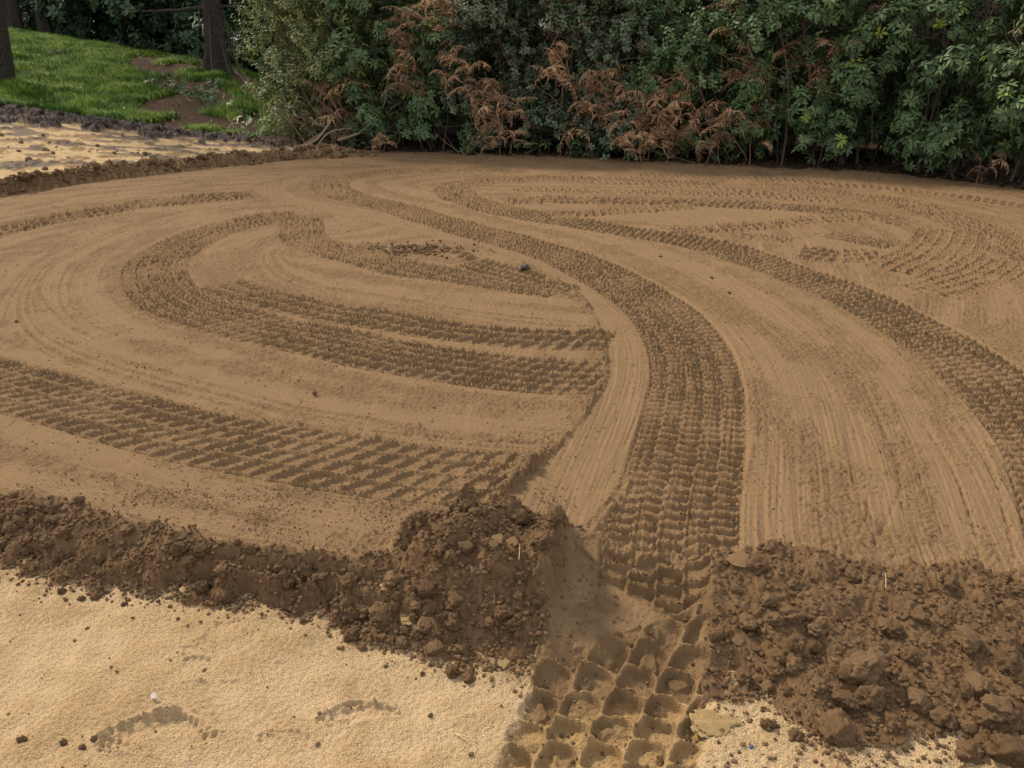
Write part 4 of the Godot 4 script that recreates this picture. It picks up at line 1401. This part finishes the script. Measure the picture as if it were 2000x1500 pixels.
func hedge() -> void:
	var rows := [
		[[-3.454, 14.451], 1.35, 2.7, 1.3, "loose", "loose yellowish-green shrub at the hedge's left end beside the grass bank"],
		[[-2.723, 14.235], 1.3, 2.7, 1.4, "loose", "tall thin-leaved olive shrub behind the pile of brown brushwood"],
		[[-2.113, 13.822], 1.5, 2.7, 1.5, "broad", "dark broad-leaved shrub right of the brushwood pile"],
		[[-1.18, 13.624], 1.4, 2.7, 1.4, "broad", "broad-leaved shrub over the dark hollow, rusty fern in its top"],
		[[-0.194, 13.431], 1.6, 2.7, 1.4, "bramble", "blue-green bramble right of the dark hollow"],
		[[0.724, 13.182], 1.5, 2.7, 1.4, "bramble", "grey-green bramble behind the low rosette plants"],
		[[1.634, 12.825], 1.5, 2.7, 1.4, "bramble", "bramble behind the largest mass of rusty bracken"],
		[[2.399, 12.541], 1.4, 2.7, 1.4, "fine", "bright small-leaved shrub right of the largest rusty bracken"],
		[[3.19, 12.215], 1.5, 2.7, 1.4, "fine", "small-leaved shrub behind the upright rusty bracken column"],
		[[3.944, 11.906], 1.85, 2.5, 1.5, "broad", "broad-leaved shrub left of the yellow-tipped one, below brown twigs"],
		[[4.643, 11.563], 1.85, 2.5, 1.5, "broad", "glossy broad-leaved shrub with yellow-green young leaves low in front"],
		[[5.233, 11.148], 1.85, 2.5, 1.5, "broad", "broad-leaved shrub above the dark gap at the hedge foot"],
		[[5.67, 10.597], 1.4, 2.5, 1.4, "broad", "large-leaved dark shrub next to the picture's right edge"],
		[[6.053, 9.914], 1.5, 2.7, 1.4, "broad", "large-leaved shrub cut by the picture's right edge"],
		[[6.467, 9.215], 1.6, 2.8, 1.4, "broad", "broad-leaved shrub standing outside the picture on the right"],
	]
	for r in rows:
		var at := spot(r[0][0], r[0][1] + 0.62)
		shrub("hedge_shrub", r[5], "shrubs of the hedge", at, r[1], r[2], r[3], r[4], 0.1 if r[4] == "broad" else 0.03)
	var back := [
		[-3.6, 16.6, 1.9, 3.3, "loose", "pale olive shrub behind the left end of the hedge"], [-2.9, 16.0, 2.6, 3.3, "broad", "tall dark shrub behind the brushwood pile"], [-0.9, 15.7, 2.6, 3.3, "broad", "tall dark shrub behind the hollow in the hedge"],
		[1.1, 15.2, 2.6, 3.3, "bramble", "tall bramble thicket behind the grey-green bramble"], [2.9, 14.9, 2.6, 3.3, "fine", "tall small-leaved thicket behind the rusty bracken"], [4.5, 14.1, 2.2, 3.3, "twiggy", "brown twiggy thicket topping the hedge right of the middle"],
		[5.9, 13.5, 2.2, 3.3, "twiggy", "brown twiggy thicket topping the hedge above the glossy shrub"], [7.3, 12.8, 2.2, 3.3, "twiggy", "brown twiggy thicket topping the hedge at the right edge"], [8.8, 12.0, 2.4, 3.3, "twiggy", "twiggy thicket behind the shrub outside the picture"],
	]
	for r in back:
		shrub("thicket_shrub", r[5], "shrubs behind the hedge", Vector3(r[0], 0.0, -r[1]), r[2], r[3], 1.6, r[4], 0.05)
	for e in [[-2.0, 19.0, "dark tall bush far behind the hollow in the hedge"], [0.8, 18.6, "dark tall bush far behind the grey-green bramble"], [3.4, 18.2, "dark tall bush far behind the small-leaved shrubs"], [6.0, 17.4, "dark tall bush far behind the brown twiggy thicket"], [8.6, 16.6, "dark tall bush far behind the right end of the hedge"], [11.2, 15.2, "dark tall bush outside the picture on the right"]]:
		shrub("background_bush", e[2], "bushes behind the thicket", Vector3(e[0], 0.0, -e[1]), 3.6, 3.7, 2.2, "far", 0.0)
	# low plants before the hedge
	for r in [[[0.398, 13.244], 0.45, 0.75, "tall rosette plant with drooping leaves before the bramble"], [[0.82, 13.121], 0.4, 0.55, "lower dark rosette plant beside the tall one"], [[1.198, 12.942], 0.5, 0.35, "low green plant at the foot of the rusty bracken"], [[-2.484, 13.889], 0.35, 0.45, "pale blue-green rosette at the foot of the brushwood pile"], [[-2.006, 13.624], 0.5, 0.35, "low leafy plant left of the hollow"], [[4.085, 11.707], 0.6, 0.6, "low yellow-green leafy plant at the hedge foot"], [[5.403, 10.887], 0.6, 0.5, "low broad-leaved plant at the hedge foot near the right edge"], [[-0.618, 13.368], 0.35, 0.2, "small bright green plant at the hollow's foot"]]:
		var o := thing("low_plant", r[3], "plant", spot(r[0][0], r[0][1] + 0.08))
		for k in int(10.0 + 30.0 * r[1] * r[2]):
			var f := facing(Vector3(rng.randf_range(-1, 1), 0.8, rng.randf_range(-0.6, 1)), rng.randf() * TAU, rng.randf_range(0.8, 1.3), Vector3(rng.randf_range(-0.5, 0.5) * r[1], rng.randf_range(0.15, 1.0) * r[2], rng.randf_range(-0.2, 0.2) * r[1]))
			for t in whorl_leaves(7):
				part("leaf", kit.leaf[rng.randi() % 3], M["leaf%d" % [0, 1, 1, 2][rng.randi() % 4]], o, f * t)
		part("stem", tube_mesh(bent(Vector3(0, -0.04, 0), Vector3(0, r[2] * 0.9, 0), 0.04), taper(0.008, 0.003), 5), M.twig, o)
	# dead bracken: foot or hanging point, height, spread, fronds, tone, label
	var ferns := [
		[1215, 311, 1.2, 0.9, 20, 0, "largest mass of rusty bracken, middle of the hedge"], [1265, 315, 0.95, 0.75, 15, 0, "rusty bracken leaning right of the largest mass"], [1305, 317, 1.1, 0.5, 13, 2, "straw-coloured bracken slanting up right of the largest mass"], [1230, 318, 0.5, 0.5, 8, 2, "low straw bracken before the largest mass"],
		[1150, 309, 0.75, 0.5, 8, 0, "rusty bracken left of the largest mass, arching over"], [940, 303, 1.35, 0.4, 10, 0, "tall narrow rusty bracken just right of the hollow"], [975, 304, 0.8, 0.5, 8, 1, "brown bracken at the right foot of the tall narrow one"], [995, 305, 0.4, 0.5, 6, 2, "low straw bracken stalks left of the tall rosette plant"],
		[1085, 306, 1.55, 0.35, 8, 2, "bracken head with a pale fan of fronds high above the rosette plants"], [1110, 300, 2.1, 0.3, 4, 1, "small brown bracken near the hedge top above the fan"], [800, 299, 1.95, 0.25, 9, 1, "tall brown bracken column left of the hollow"], [835, 298, 2.25, 0.3, 8, 2, "orange bracken crest at the top of the hedge"],
		[870, 299, 2.35, 0.25, 6, 2, "orange bracken tip right of the crest at the hedge top"], [810, 299, 1.3, 0.25, 7, 1, "brown bracken hanging below the tall column"], [885, 300, 1.45, 0.25, 5, 2, "single orange frond spray above the hollow"], [745, 298, 0.3, 0.3, 5, 0, "small rusty bracken at the foot left of the hollow"],
		[668, 292, 0.5, 0.25, 4, 0, "small rusty bracken hanging beside the brushwood pile"], [1410, 322, 0.9, 0.25, 8, 0, "upright rusty bracken column, its lower half"], [1440, 321, 1.6, 0.35, 9, 0, "upright rusty bracken column, its bushy head"], [1380, 322, 0.7, 0.4, 6, 1, "brown bracken left of the upright column's foot"],
		[1468, 325, 0.65, 0.2, 3, 0, "single rusty frond right of the upright column"], [1590, 325, 1.55, 0.25, 5, 0, "small rusty bracken hanging among broad leaves"], [1535, 322, 1.85, 0.3, 5, 1, "brown bracken over the small-leaved shrub"], [1950, 352, 2.15, 0.4, 8, 1, "brown bracken in the top right corner"],
		[1985, 357, 1.9, 0.35, 6, 0, "rusty bracken right below the top right corner"], [1690, 331, 2.1, 0.5, 5, 1, "brown bracken among twigs at the hedge top right of middle"], [1915, 358, 0.35, 0.2, 4, 1, "brown bracken at the hedge foot by the right edge"], [1400, 318, 2.15, 0.3, 4, 1, "brown bracken at the hedge top over the column"],
		[1480, 320, 1.2, 0.3, 5, 1, "dull brown bracken between the column and the broad leaves"], [655, 290, 1.0, 0.5, 5, 1, "brown bracken tangled in the top of the brushwood"],
	]
	for f in ferns:
		var p := on_bed(f[0], f[1])
		bracken(f[6], spot(p.x, p.y + (0.0 if f[2] < 0.6 else -0.02)), f[2], f[3], int(f[4] * (2.1 if f[3] > 0.45 else 1.8)), f[5])
	# bare twigs and stems that stand out before the leaves
	var stalks := []
	for k in 6:
		stalks.append(tube_mesh(bent(Vector3.ZERO, Vector3(0, 1.0, 0), 0.13, 8), taper(0.007, 0.0025, 8), 5))
	for k in 180:
		var x := rng.randf_range(-4.2, 6.4)
		var g := far_tab(hedge_t, x) + rng.randf_range(-0.02, 0.1)
		var y := pow(rng.randf(), 0.7) * 2.2
		var tilt_z := rng.randf_range(-1.3, 1.3)
		var b := Basis.from_euler(Vector3(rng.randf_range(-0.3, 0.5), rng.randf_range(-0.6, 0.6), tilt_z))
		var before: String = ["the loose olive shrub", "the brushwood pile", "the shrub left of the hollow", "the blue-green bramble", "the grey-green bramble", "the rusty bracken mass", "the bright small-leaved shrub", "the upright bracken column", "the shrub below brown twigs", "the glossy shrub", "the dark gap at the hedge foot", "the last shrub on the right"][clampi(int((x + 4.2) / 10.6 * 12.0), 0, 11)]
		single("bare_twig", stalks[k % 6], [M.twig, M.twig, M.twig_pale, M.twig_dark][k % 4], "%s bare twig, %s, %s %s" % [["grey-brown", "grey-brown", "pale", "dark"][k % 4], ["upright", "slanting left", "slanting right"][0 if absf(tilt_z) < 0.4 else 1 if tilt_z > 0.0 else 2], "low before" if y < 0.7 else "half way up" if y < 1.5 else "high in", before], "twig", Transform3D(b.scaled(Vector3(1, rng.randf_range(0.25, 0.8), 1)), Vector3(x, maxf(y - 0.3, 0.0), -g)), "bare twigs in the hedge")
	for t in [[[4.204, 11.756], 1.2, 0.9, -0.95, "long pale twig slanting across the broad leaves at the right"], [[5.69, 10.761], 1.0, 0.7, -0.8, "pale forked twig by the right edge"], [[-2.495, 13.957], 0.15, 0.7, 0.9, "pale cut stick leaning down from the brushwood pile"], [[0.727, 13.244], 0.7, 0.7, -0.05, "straight thin stem below the pale fan of bracken"], [[3.671, 12.163], 1.5, 0.8, 0.35, "pale twisted twig above the small-leaved shrub"], [[3.142, 12.163], 1.4, 0.6, 0.3, "pale twig bundle near the hedge top"]]:
		single("bare_twig", stalks[rng.randi() % 6], M.twig_pale, t[4], "twig", Transform3D(Basis(Vector3(0, 0, 1), t[3]).scaled(Vector3(1.5, t[2], 1.5)), Vector3(t[0][0], t[1], -t[0][1] + 0.12)))
	# brushwood
	var pile := thing("brushwood_pile", "pile of cut brown brushwood at the left end of the hedge", "brushwood", spot([-2.79, 14.026][0], [-2.79, 14.026][1] - 0.1))
	for k in 60:
		var a := Vector3(rng.randf_range(-0.75, 0.75), rng.randf_range(0.0, 0.55), rng.randf_range(-0.25, 0.2))
		var b := a + Vector3(rng.randf_range(-0.6, 0.6), rng.randf_range(-0.1, 0.6), rng.randf_range(-0.2, 0.2))
		var r := rng.randf_range(0.003, 0.011)
		part("branch", tube_mesh(bent(a, b, 0.1), taper(r, r * 0.4), 5), [M.twig, M.twig, M.twig_dark, M.fern1][k % 4], pile)
	for e in [[Vector3(-0.6, 0.02, 0.3), Vector3(0.0, 0.42, 0.2), 0.018], [Vector3(-0.2, 0.1, 0.3), Vector3(0.35, 0.35, 0.25), 0.014], [Vector3(-0.55, 0.03, 0.15), Vector3(0.05, 0.5, 0.1), 0.02], [Vector3(0.1, 0.15, 0.2), Vector3(0.75, 0.55, 0.05), 0.024], [Vector3(-0.3, 0.5, 0.15), Vector3(-0.05, 0.35, 0.2), 0.012]]:
		part("branch", tube_mesh(bent(e[0], e[1], 0.08), taper(e[2], e[2] * 0.6), 6), M.twig_pale, pile)
	# the cut branch with pale leaves
	var cut := thing("cut_branch", "fallen leafy branch with pale green leaves at the edge of the grass", "branch", spot([-4.285, 14.901][0], [-4.285, 14.901][1]))
	for k in 15:
		var from := Vector3(0.7, 0.06, 0.0).lerp(Vector3(-0.1, 0.12, 0.05), rng.randf())
		var to := from + Vector3(rng.randf_range(-0.85, 0.05), rng.randf_range(0.05, 0.75), rng.randf_range(-0.2, 0.3))
		var line := bent(from, to, 0.06)
		part("twig", tube_mesh(line, taper(0.007, 0.002), 5), M.twig_pale, cut)
		for e in 2:
			var f := facing(Vector3(rng.randf_range(-1, 0.4), 0.7, rng.randf_range(-0.3, 1)), rng.randf() * TAU, rng.randf_range(0.8, 1.1), line[5 - e])
			for t in whorl_leaves(6):
				part("leaf", kit.leaf[rng.randi() % 3], [M.leaf3, M.leaf2, M.leaf3][rng.randi() % 3], cut, f * t)
	# fallen leaves under the hedge
	var where := []
	var tints := []
	for k in 2600:
		var x := rng.randf_range(-4.6, 7.2)
		var g := far_tab(hedge_t, x) + rng.randf_range(-0.12, 1.2)
		if rng.randf() < 0.22:
			g -= pow(rng.randf(), 2.0) * 0.7
		where.append(Transform3D(Basis.from_euler(Vector3(rng.randf_range(-0.5, 0.5), rng.randf() * TAU, rng.randf_range(-0.5, 0.5))).scaled(Vector3.ONE * rng.randf_range(0.4, 0.9)), spot(x, g, 0.012)))
		tints.append(Color(0.11, 0.062, 0.035).lerp(Color(0.26, 0.15, 0.07), pow(rng.randf(), 2.0)))
	many("leaf_litter", kit.leaf[2], M.litter, where, tints, self)

func on_bed(px: float, py: float) -> Vector2:
	# where on the level bed the photograph's point (px, py of 2000 x 1500) lies
	var v := (750.0 - py) / 1684.0
	var dy := v * cos(0.37968) - sin(0.37968)
	var t := -1.6 / dy
	return Vector2((px - 1000.0) / 1684.0 * t, (cos(0.37968) + v * sin(0.37968)) * t)

func tree(label: String, at: Vector3, r: float, tall: float, lean: float, limbs: Array, flare: float) -> void:
	var o := thing("pine_tree", label, "tree", at, "trees on the grass bank")
	var pts := []
	var rad := []
	for i in 14:
		var t := i / 13.0
		pts.append(Vector3(lean * t * tall + 0.05 * sin(t * 7.0), -0.3 + t * tall, 0.04 * sin(t * 5.0)))
		rad.append(r * (1.0 - 0.55 * t) + flare * exp(-t * tall / 0.35))
	# bark ridges along the trunk
	var st := SurfaceTool.new()
	st.begin(Mesh.PRIMITIVE_TRIANGLES)
	tube(st, pts, rad, 22)
	var arr := st.commit_to_arrays()
	var vs: PackedVector3Array = arr[Mesh.ARRAY_VERTEX]
	var nn: PackedVector3Array = arr[Mesh.ARRAY_NORMAL]
	for k in vs.size():
		vs[k] += nn[k] * (0.03 * ns.get_noise_3d(vs[k].x * 14.0, vs[k].y * 2.0, vs[k].z * 14.0 + r * 50.0) + flare * 0.5 * exp(-vs[k].y / 0.4) * sin(atan2(nn[k].z, nn[k].x) * 5.0))
	arr[Mesh.ARRAY_VERTEX] = vs
	st = SurfaceTool.new()
	st.create_from_arrays(arr)
	st.generate_normals()
	part("trunk", st.commit(), M.bark, o)
	for l in limbs:
		var a: Vector3 = pts[0].lerp(pts[13], l[0])
		part("limb", tube_mesh(bent(a, a + l[1], 0.12, 8), taper(l[2], l[2] * 0.35, 8), 7), M.bark, o)
	if flare > 0.08:
		for k in 9:
			var a := rng.randf_range(-0.6, PI + 0.6)
			var foot := Vector3(cos(a) * (r + flare * 1.9), -0.05, sin(a) * (r + flare * 1.9))
			part("creeper", tube_mesh(bent(foot, Vector3(cos(a) * (r + 0.02), rng.randf_range(0.6, 1.6), sin(a) * (r + 0.02)), 0.06), taper(0.014, 0.006), 5), M.twig, o)
	var where := []
	var tints := []
	for k in 10:
		var a := rng.randf() * TAU
		var from: Vector3 = pts[9].lerp(pts[13], rng.randf())
		var to := from + Vector3(cos(a) * rng.randf_range(0.8, 2.0), rng.randf_range(0.2, 0.9), sin(a) * rng.randf_range(0.8, 2.0))
		part("limb", tube_mesh(bent(from, to, 0.2), taper(0.06, 0.02), 6), M.bark, o)
		for e in 26:
			where.append(facing(Vector3(rng.randf_range(-1, 1), rng.randf_range(0, 1), rng.randf_range(-1, 1)), rng.randf() * TAU, rng.randf_range(0.8, 1.3), to + Vector3(rng.randf_range(-0.6, 0.6), rng.randf_range(-0.2, 0.4), rng.randf_range(-0.6, 0.6))))
			tints.append(Color(0.03, 0.055, 0.025) * rng.randf_range(0.8, 1.3))
	many("crown", kit.needle[0], M.needle, where, tints, o)

func bank() -> void:
	tree("thick dark trunk at the left edge of the picture, standing on the near bank", Vector3(-10.303, 0.827, -18.113), 0.36, 9.0, 0.09, [], 0.03)
	tree("thin brown trunk behind the bank's crest, first right of the thick one", Vector3(-14.45, 1.7, -27.2), 0.17, 11.0, 0.0, [], 0.04)
	tree("reddish trunk behind the bank's crest, second right of the thick one", Vector3(-13.55, 1.5, -27.0), 0.18, 11.0, 0.01, [], 0.05)
	tree("trunk with low arching limbs and a flared foot, near the hedge", Vector3(-6.975, 0.9, -21.792), 0.22, 10.0, -0.01, [[0.17, Vector3(-1.5, -0.1, 0.3), 0.06], [0.18, Vector3(-0.9, 0.5, 0.2), 0.05], [0.16, Vector3(0.9, 0.0, 0.2), 0.045], [0.2, Vector3(0.8, 0.6, 0.1), 0.05]], 0.15)
	# bushes behind the crest
	var far := [
		[-19.6, 30.0, 5.4, 6.0, "far", "dark bush behind the crest, left of the thin trunk"], [-17.4, 31.5, 5.4, 6.0, "far_light", "mid-green bush seen between the two thin trunks"], [-14.2, 30.5, 4.0, 5.2, "far", "dark evergreen bush right of the reddish trunk"], [-12.0, 28.2, 3.6, 4.4, "far", "broad black-green bush on the crest left of the limbed tree"],
		[-9.6, 27.4, 3.4, 3.4, "far", "low black-green bush left of the limbed tree's foot"], [-9.8, 33.5, 4.5, 5.5, "far_light", "grey-green bush far behind the limbed tree"], [-7.2, 25.6, 2.8, 3.2, "far", "dark bush right behind the limbed tree"], [-6.2, 29.5, 4.2, 5.2, "far_light", "olive bush behind the hedge's left end"],
		[-17.5, 39.0, 7.0, 7.5, "far_light", "tall pale bush far behind the two thin trunks"], [-23.5, 38.0, 7.0, 7.5, "far_light", "tall pale bush far behind the thick trunk"],
		[-13.0, 35.0, 5.0, 6.0, "far_light", "pale far bush above the dark evergreen ones"], [-3.0, 27.0, 4.2, 5.0, "far", "dark bush far behind the brushwood pile"], [-24.0, 33.0, 5.0, 6.0, "far", "dark bush outside the picture left of the crest"],
	]
	for r in far:
		shrub("bank_bush", r[5], "bushes behind the grass bank", Vector3(r[0], bank_height(r[0], r[1]) - 0.3, -r[1]), r[2], r[3], 2.6, r[4], 0.0)
	# grass
	var st := SurfaceTool.new()
	st.begin(Mesh.PRIMITIVE_TRIANGLES)
	var n := 0
	for k in 16:
		var a := rng.randf() * TAU
		var at := Vector3(rng.randf_range(-0.08, 0.08), 0, rng.randf_range(-0.08, 0.08))
		var out := Vector3(cos(a), 0, sin(a))
		var side := Vector3(-sin(a), 0, cos(a)) * 0.0055
		var tall := rng.randf_range(0.09, 0.17)
		for e in 3:
			var t := e / 2.0
			for s in [-1.0, 1.0]:
				st.set_normal((Vector3.UP + out * -0.4).normalized())
				st.add_vertex(at + Vector3(0, tall * t * (1.0 - 0.25 * t), 0) + out * (0.09 * t * t) + side * s * (1.0 - t * 0.9))
			if e > 0:
				for q in [n - 2, n, n - 1, n - 1, n, n + 1]:
					st.add_index(q)
			n += 2
	var tuft := st.commit()
	var where := []
	var tints := []
	for k in 80000:
		var g := rng.randf_range(15.6, 27.0)
		var x := -g * rng.randf_range(0.27, 0.72)
		if x > -4.4 or g < 16.05 and region_at(x, g) != 11:
			continue
		var r := -x / g
		var brown := bare(x, g)
		if brown > rng.randf() * 0.9 + 0.1:
			continue
		where.append(Transform3D(Basis.from_euler(Vector3(rng.randf_range(-0.3, 0.3), rng.randf() * TAU, rng.randf_range(-0.3, 0.3))).scaled(Vector3.ONE * rng.randf_range(0.6, 1.25)), Vector3(x, (height_at(x, g) if g < 16.1 else bank_height(x, g) + ns.get_noise_2d(x * 0.8, g * 0.8 + 500.0) * 0.05) - 0.01, -g)))
		var patch := clampf(0.5 + ns.get_noise_2d(x * 1.1, g * 1.6 + 7.0), 0.0, 1.0)
		tints.append(Color(0.080, 0.155, 0.022).lerp(Color(0.19, 0.27, 0.040), patch) * rng.randf_range(0.75, 1.25))
	var fallen := []
	var browns := []
	for k in 900:
		var g := rng.randf_range(16.4, 26.0)
		var x := -g * rng.randf_range(0.28, 0.66)
		fallen.append(Transform3D(Basis.from_euler(Vector3(rng.randf_range(-0.6, 0.6), rng.randf() * TAU, rng.randf_range(-0.6, 0.6))).scaled(Vector3.ONE * rng.randf_range(0.5, 1.1)), Vector3(x, bank_height(x, g) + rng.randf_range(0.03, 0.11), -g)))
		browns.append(Color(0.20, 0.12, 0.055) * rng.randf_range(0.6, 1.5))
	many("leaf_litter", kit.leaf[2], M.litter, fallen, browns, self)
	many("grass", tuft, M.grass, where, tints, self)
	# weeds on the bare part of the bank
	for w in [[Vector3(-6.374, 0.458, -18.967), 0.5, "dark weed rosette on the bare patch, right-hand of the upper pair"], [Vector3(-7.126, 0.591, -19.322), 0.4, "dark bushy weed on the bare patch of the bank"], [Vector3(-6.661, 0.509, -19.106), 0.35, "small green weed between the bushy weed and the rosette"], [Vector3(-6.058, 0.332, -18.271), 0.5, "green weed low on the bank near the cut branch"], [Vector3(-6.53, 0.619, -20.022), 0.4, "green weed on the brown soil under the limbed tree"], [Vector3(-10.496, 1.224, -21.427), 0.4, "dark weed tuft high on the grass bank"], [Vector3(-7.653, 0.667, -19.449), 0.4, "pale weed at the left end of the bare patch"]]:
		var o := thing("weed", w[2], "weed", w[0])
		for k in 9:
			var f := facing(Vector3(rng.randf_range(-1, 1), 1.0, rng.randf_range(-1, 1)), rng.randf() * TAU, rng.randf_range(1.0, 1.6), Vector3(rng.randf_range(-0.5, 0.5) * w[1], rng.randf_range(0.03, 0.5) * w[1], rng.randf_range(-0.4, 0.4) * w[1]))
			for t in whorl_leaves(7):
				part("leaf", kit.leaf[rng.randi() % 3], [M.leaf1, M.leaf0, M.leaf1][rng.randi() % 3], o, f * t)

func small_things() -> void:
	single("dead_leaf", one_leaf(0.026, 0.018, 0.5), M.dead_leaf, "pale pinkish dead leaf on the yellow sand above the curved ridge", "leaf", Transform3D(Basis.from_euler(Vector3(0.35, 1.3, 0.5)), spot([-1.027, 1.946][0] + 0.02, [-1.027, 1.946][1], 0.012)))
	var straw := tube_mesh(bent(Vector3(-0.5, 0, 0), Vector3(0.5, 0, 0), 0.04, 6), taper(0.035, 0.02, 6), 5)
	# place, length, yaw, tilt, label
	for s in [[[-0.131, 1.81], 0.05, -0.4, 0.05, "longer of two crossed straws on the yellow sand left of the cups"], [[-0.134, 1.803], 0.045, -0.65, 0.05, "shorter of two crossed straws on the yellow sand left of the cups"], [[-0.382, 2.019], 0.03, -1.1, 0.1, "straw on the yellow sand before the heap"], [[-1.041, 1.983], 0.035, 1.5, 0.4, "upright grass stalk behind the pinkish dead leaf"], [[-0.718, 1.987], 0.03, 1.4, 0.3, "thin grass stalk on the sand right of the dead leaf"], [[1.18, 2.3], 0.05, 1.35, 0.7, "pale root curving out of the upper right slope"], [[1.348, 2.311], 0.025, 1.5, 0.7, "short pale root right of the curving root"], [[1.52, 2.279], 0.025, 1.5, 0.7, "short pale root near the right edge of the slope"], [[1.053, 2.061], 0.04, 1.2, 0.5, "root standing above the largest rounded clod"], [[0.686, 1.906], 0.04, 0.9, 0.2, "straw on the yellow sand right of the crust"], [[0.68, 1.926], 0.035, 0.7, 0.2, "second straw behind the one right of the crust"], [[0.076, 2.656], 0.022, -0.5, 0.2, "straw bit lying on top of the heap"], [[0.023, 2.345], 0.05, 1.5, 0.6, "thin root hanging beside the broken pale flake"], [[-0.056, 2.24], 0.045, 1.55, 0.6, "flat wood splinter on the heap's front slope"]]:
		var b := Basis(Vector3.UP, s[2]) * Basis(Vector3(0, 0, 1), s[3])
		single("straw", straw, M.straw if s[4].find("splinter") < 0 else M.twig_pale, s[4], "straw", Transform3D(b.scaled(Vector3.ONE * float(s[1])), spot(s[0][0], s[0][1], 0.006)))
	single("plastic_chip", clod_mesh(1, 5.0, 4, 0.3, Vector3(1.0, 0.3, 0.6)), M.chip, "tiny dark blue chip on the yellow sand by the crust", "chip", turned(spot([0.638, 1.774][0], [0.638, 1.774][1], 0.003), 0.008))
	for p in [[[-5.359, 11.463], "left white pebble on the far yellow sand"], [[-5.229, 11.33], "right white pebble on the far yellow sand"]]:
		single("pebble", clod_mesh(2, 8.0, 2, 0.3), M.dead_leaf, p[1], "pebble", turned(spot(p[0][0], p[0][1], 0.01), 0.035, 0.6))
	# clods scattered singly over the bed
	for p in [[[-3.032, 5.041], "small dark clod on the bed at the far left"], [[1.184, 6.763], "small clod on the pale sand between the two S-shaped tracks"], [[1.448, 6.093], "small clod on pale sand right of the main S-shaped track"], [[1.482, 5.697], "tiny clod right of the bend in the main track"], [[-0.956, 3.862], "small dark clod between the looping track and the broad near one"], [[-4.062, 9.002], "clod on the far left track"], [[-3.938, 9.277], "clod beside the far left track"], [[0.927, 9.246], "dark lump on the pale far triangle"]]:
		single("clod", clod_mesh(2, 2.0, 2, 0.5), M.clod0, p[1], "clod", turned(spot(p[0][0], p[0][1], 0.006), 0.012 if p[0][1] < 7.0 else 0.025))

# ---------------------------------------------------------------- the scene

func _ready() -> void:
	rng.seed = 20240611
	var cam := Camera3D.new()
	cam.name = "camera"
	cam.position = Vector3(0, 1.6, 0)
	cam.rotation = Vector3(-0.37968, 0, 0)
	cam.fov = 48.02
	cam.near = 0.05
	cam.far = 900.0
	add_child(cam)
	cam.current = true
	var env := Environment.new()
	env.background_mode = Environment.BG_SKY
	var sky := Sky.new()
	var air := ProceduralSkyMaterial.new()
	air.sky_top_color = Color(0.70, 0.715, 0.74)
	air.sky_horizon_color = Color(0.80, 0.81, 0.82)
	air.sky_curve = 0.2
	air.sky_energy_multiplier = 1.28
	air.ground_bottom_color = Color(0.22, 0.19, 0.15)
	air.ground_horizon_color = Color(0.35, 0.33, 0.29)
	air.sun_angle_max = 1.0
	sky.sky_material = air
	env.sky = sky
	env.tonemap_mode = Environment.TONE_MAPPER_LINEAR
	env.tonemap_exposure = 1.14
	env.sdfgi_enabled = true
	env.ssao_enabled = true
	env.ssil_enabled = true
	var we := WorldEnvironment.new()
	we.name = "world_environment"
	we.environment = env
	add_child(we)
	var sun := DirectionalLight3D.new()
	sun.name = "sun"
	var towards := Vector3(-sin(0.8) * cos(0.74), sin(0.74), -cos(0.8) * cos(0.74))
	sun.basis = Basis.looking_at(-towards, Vector3.UP)
	sun.light_color = Color(1.0, 0.95, 0.86)
	sun.light_energy = 1.3
	sun.light_angular_distance = 8.0
	sun.shadow_enabled = true
	add_child(sun)

	ns.noise_type = FastNoiseLite.TYPE_SIMPLEX
	ns.seed = 11
	ns.frequency = 1.0
	ns.fractal_type = FastNoiseLite.FRACTAL_NONE
	cell.noise_type = FastNoiseLite.TYPE_CELLULAR
	cell.seed = 5
	cell.frequency = 1.0
	cell.fractal_type = FastNoiseLite.FRACTAL_NONE
	cell.cellular_return_type = FastNoiseLite.RETURN_DISTANCE
	materials()
	var t0 := Time.get_ticks_msec()
	var cols := ground_data()
	print("ground data ", Time.get_ticks_msec() - t0)
	ground_meshes(cols)
	print("ground meshes ", Time.get_ticks_msec() - t0)
	wide_ground()
	make_kit()
	hedge()
	bank()
	print("plants ", Time.get_ticks_msec() - t0)
	clods()
	small_things()
	print("all ", Time.get_ticks_msec() - t0)
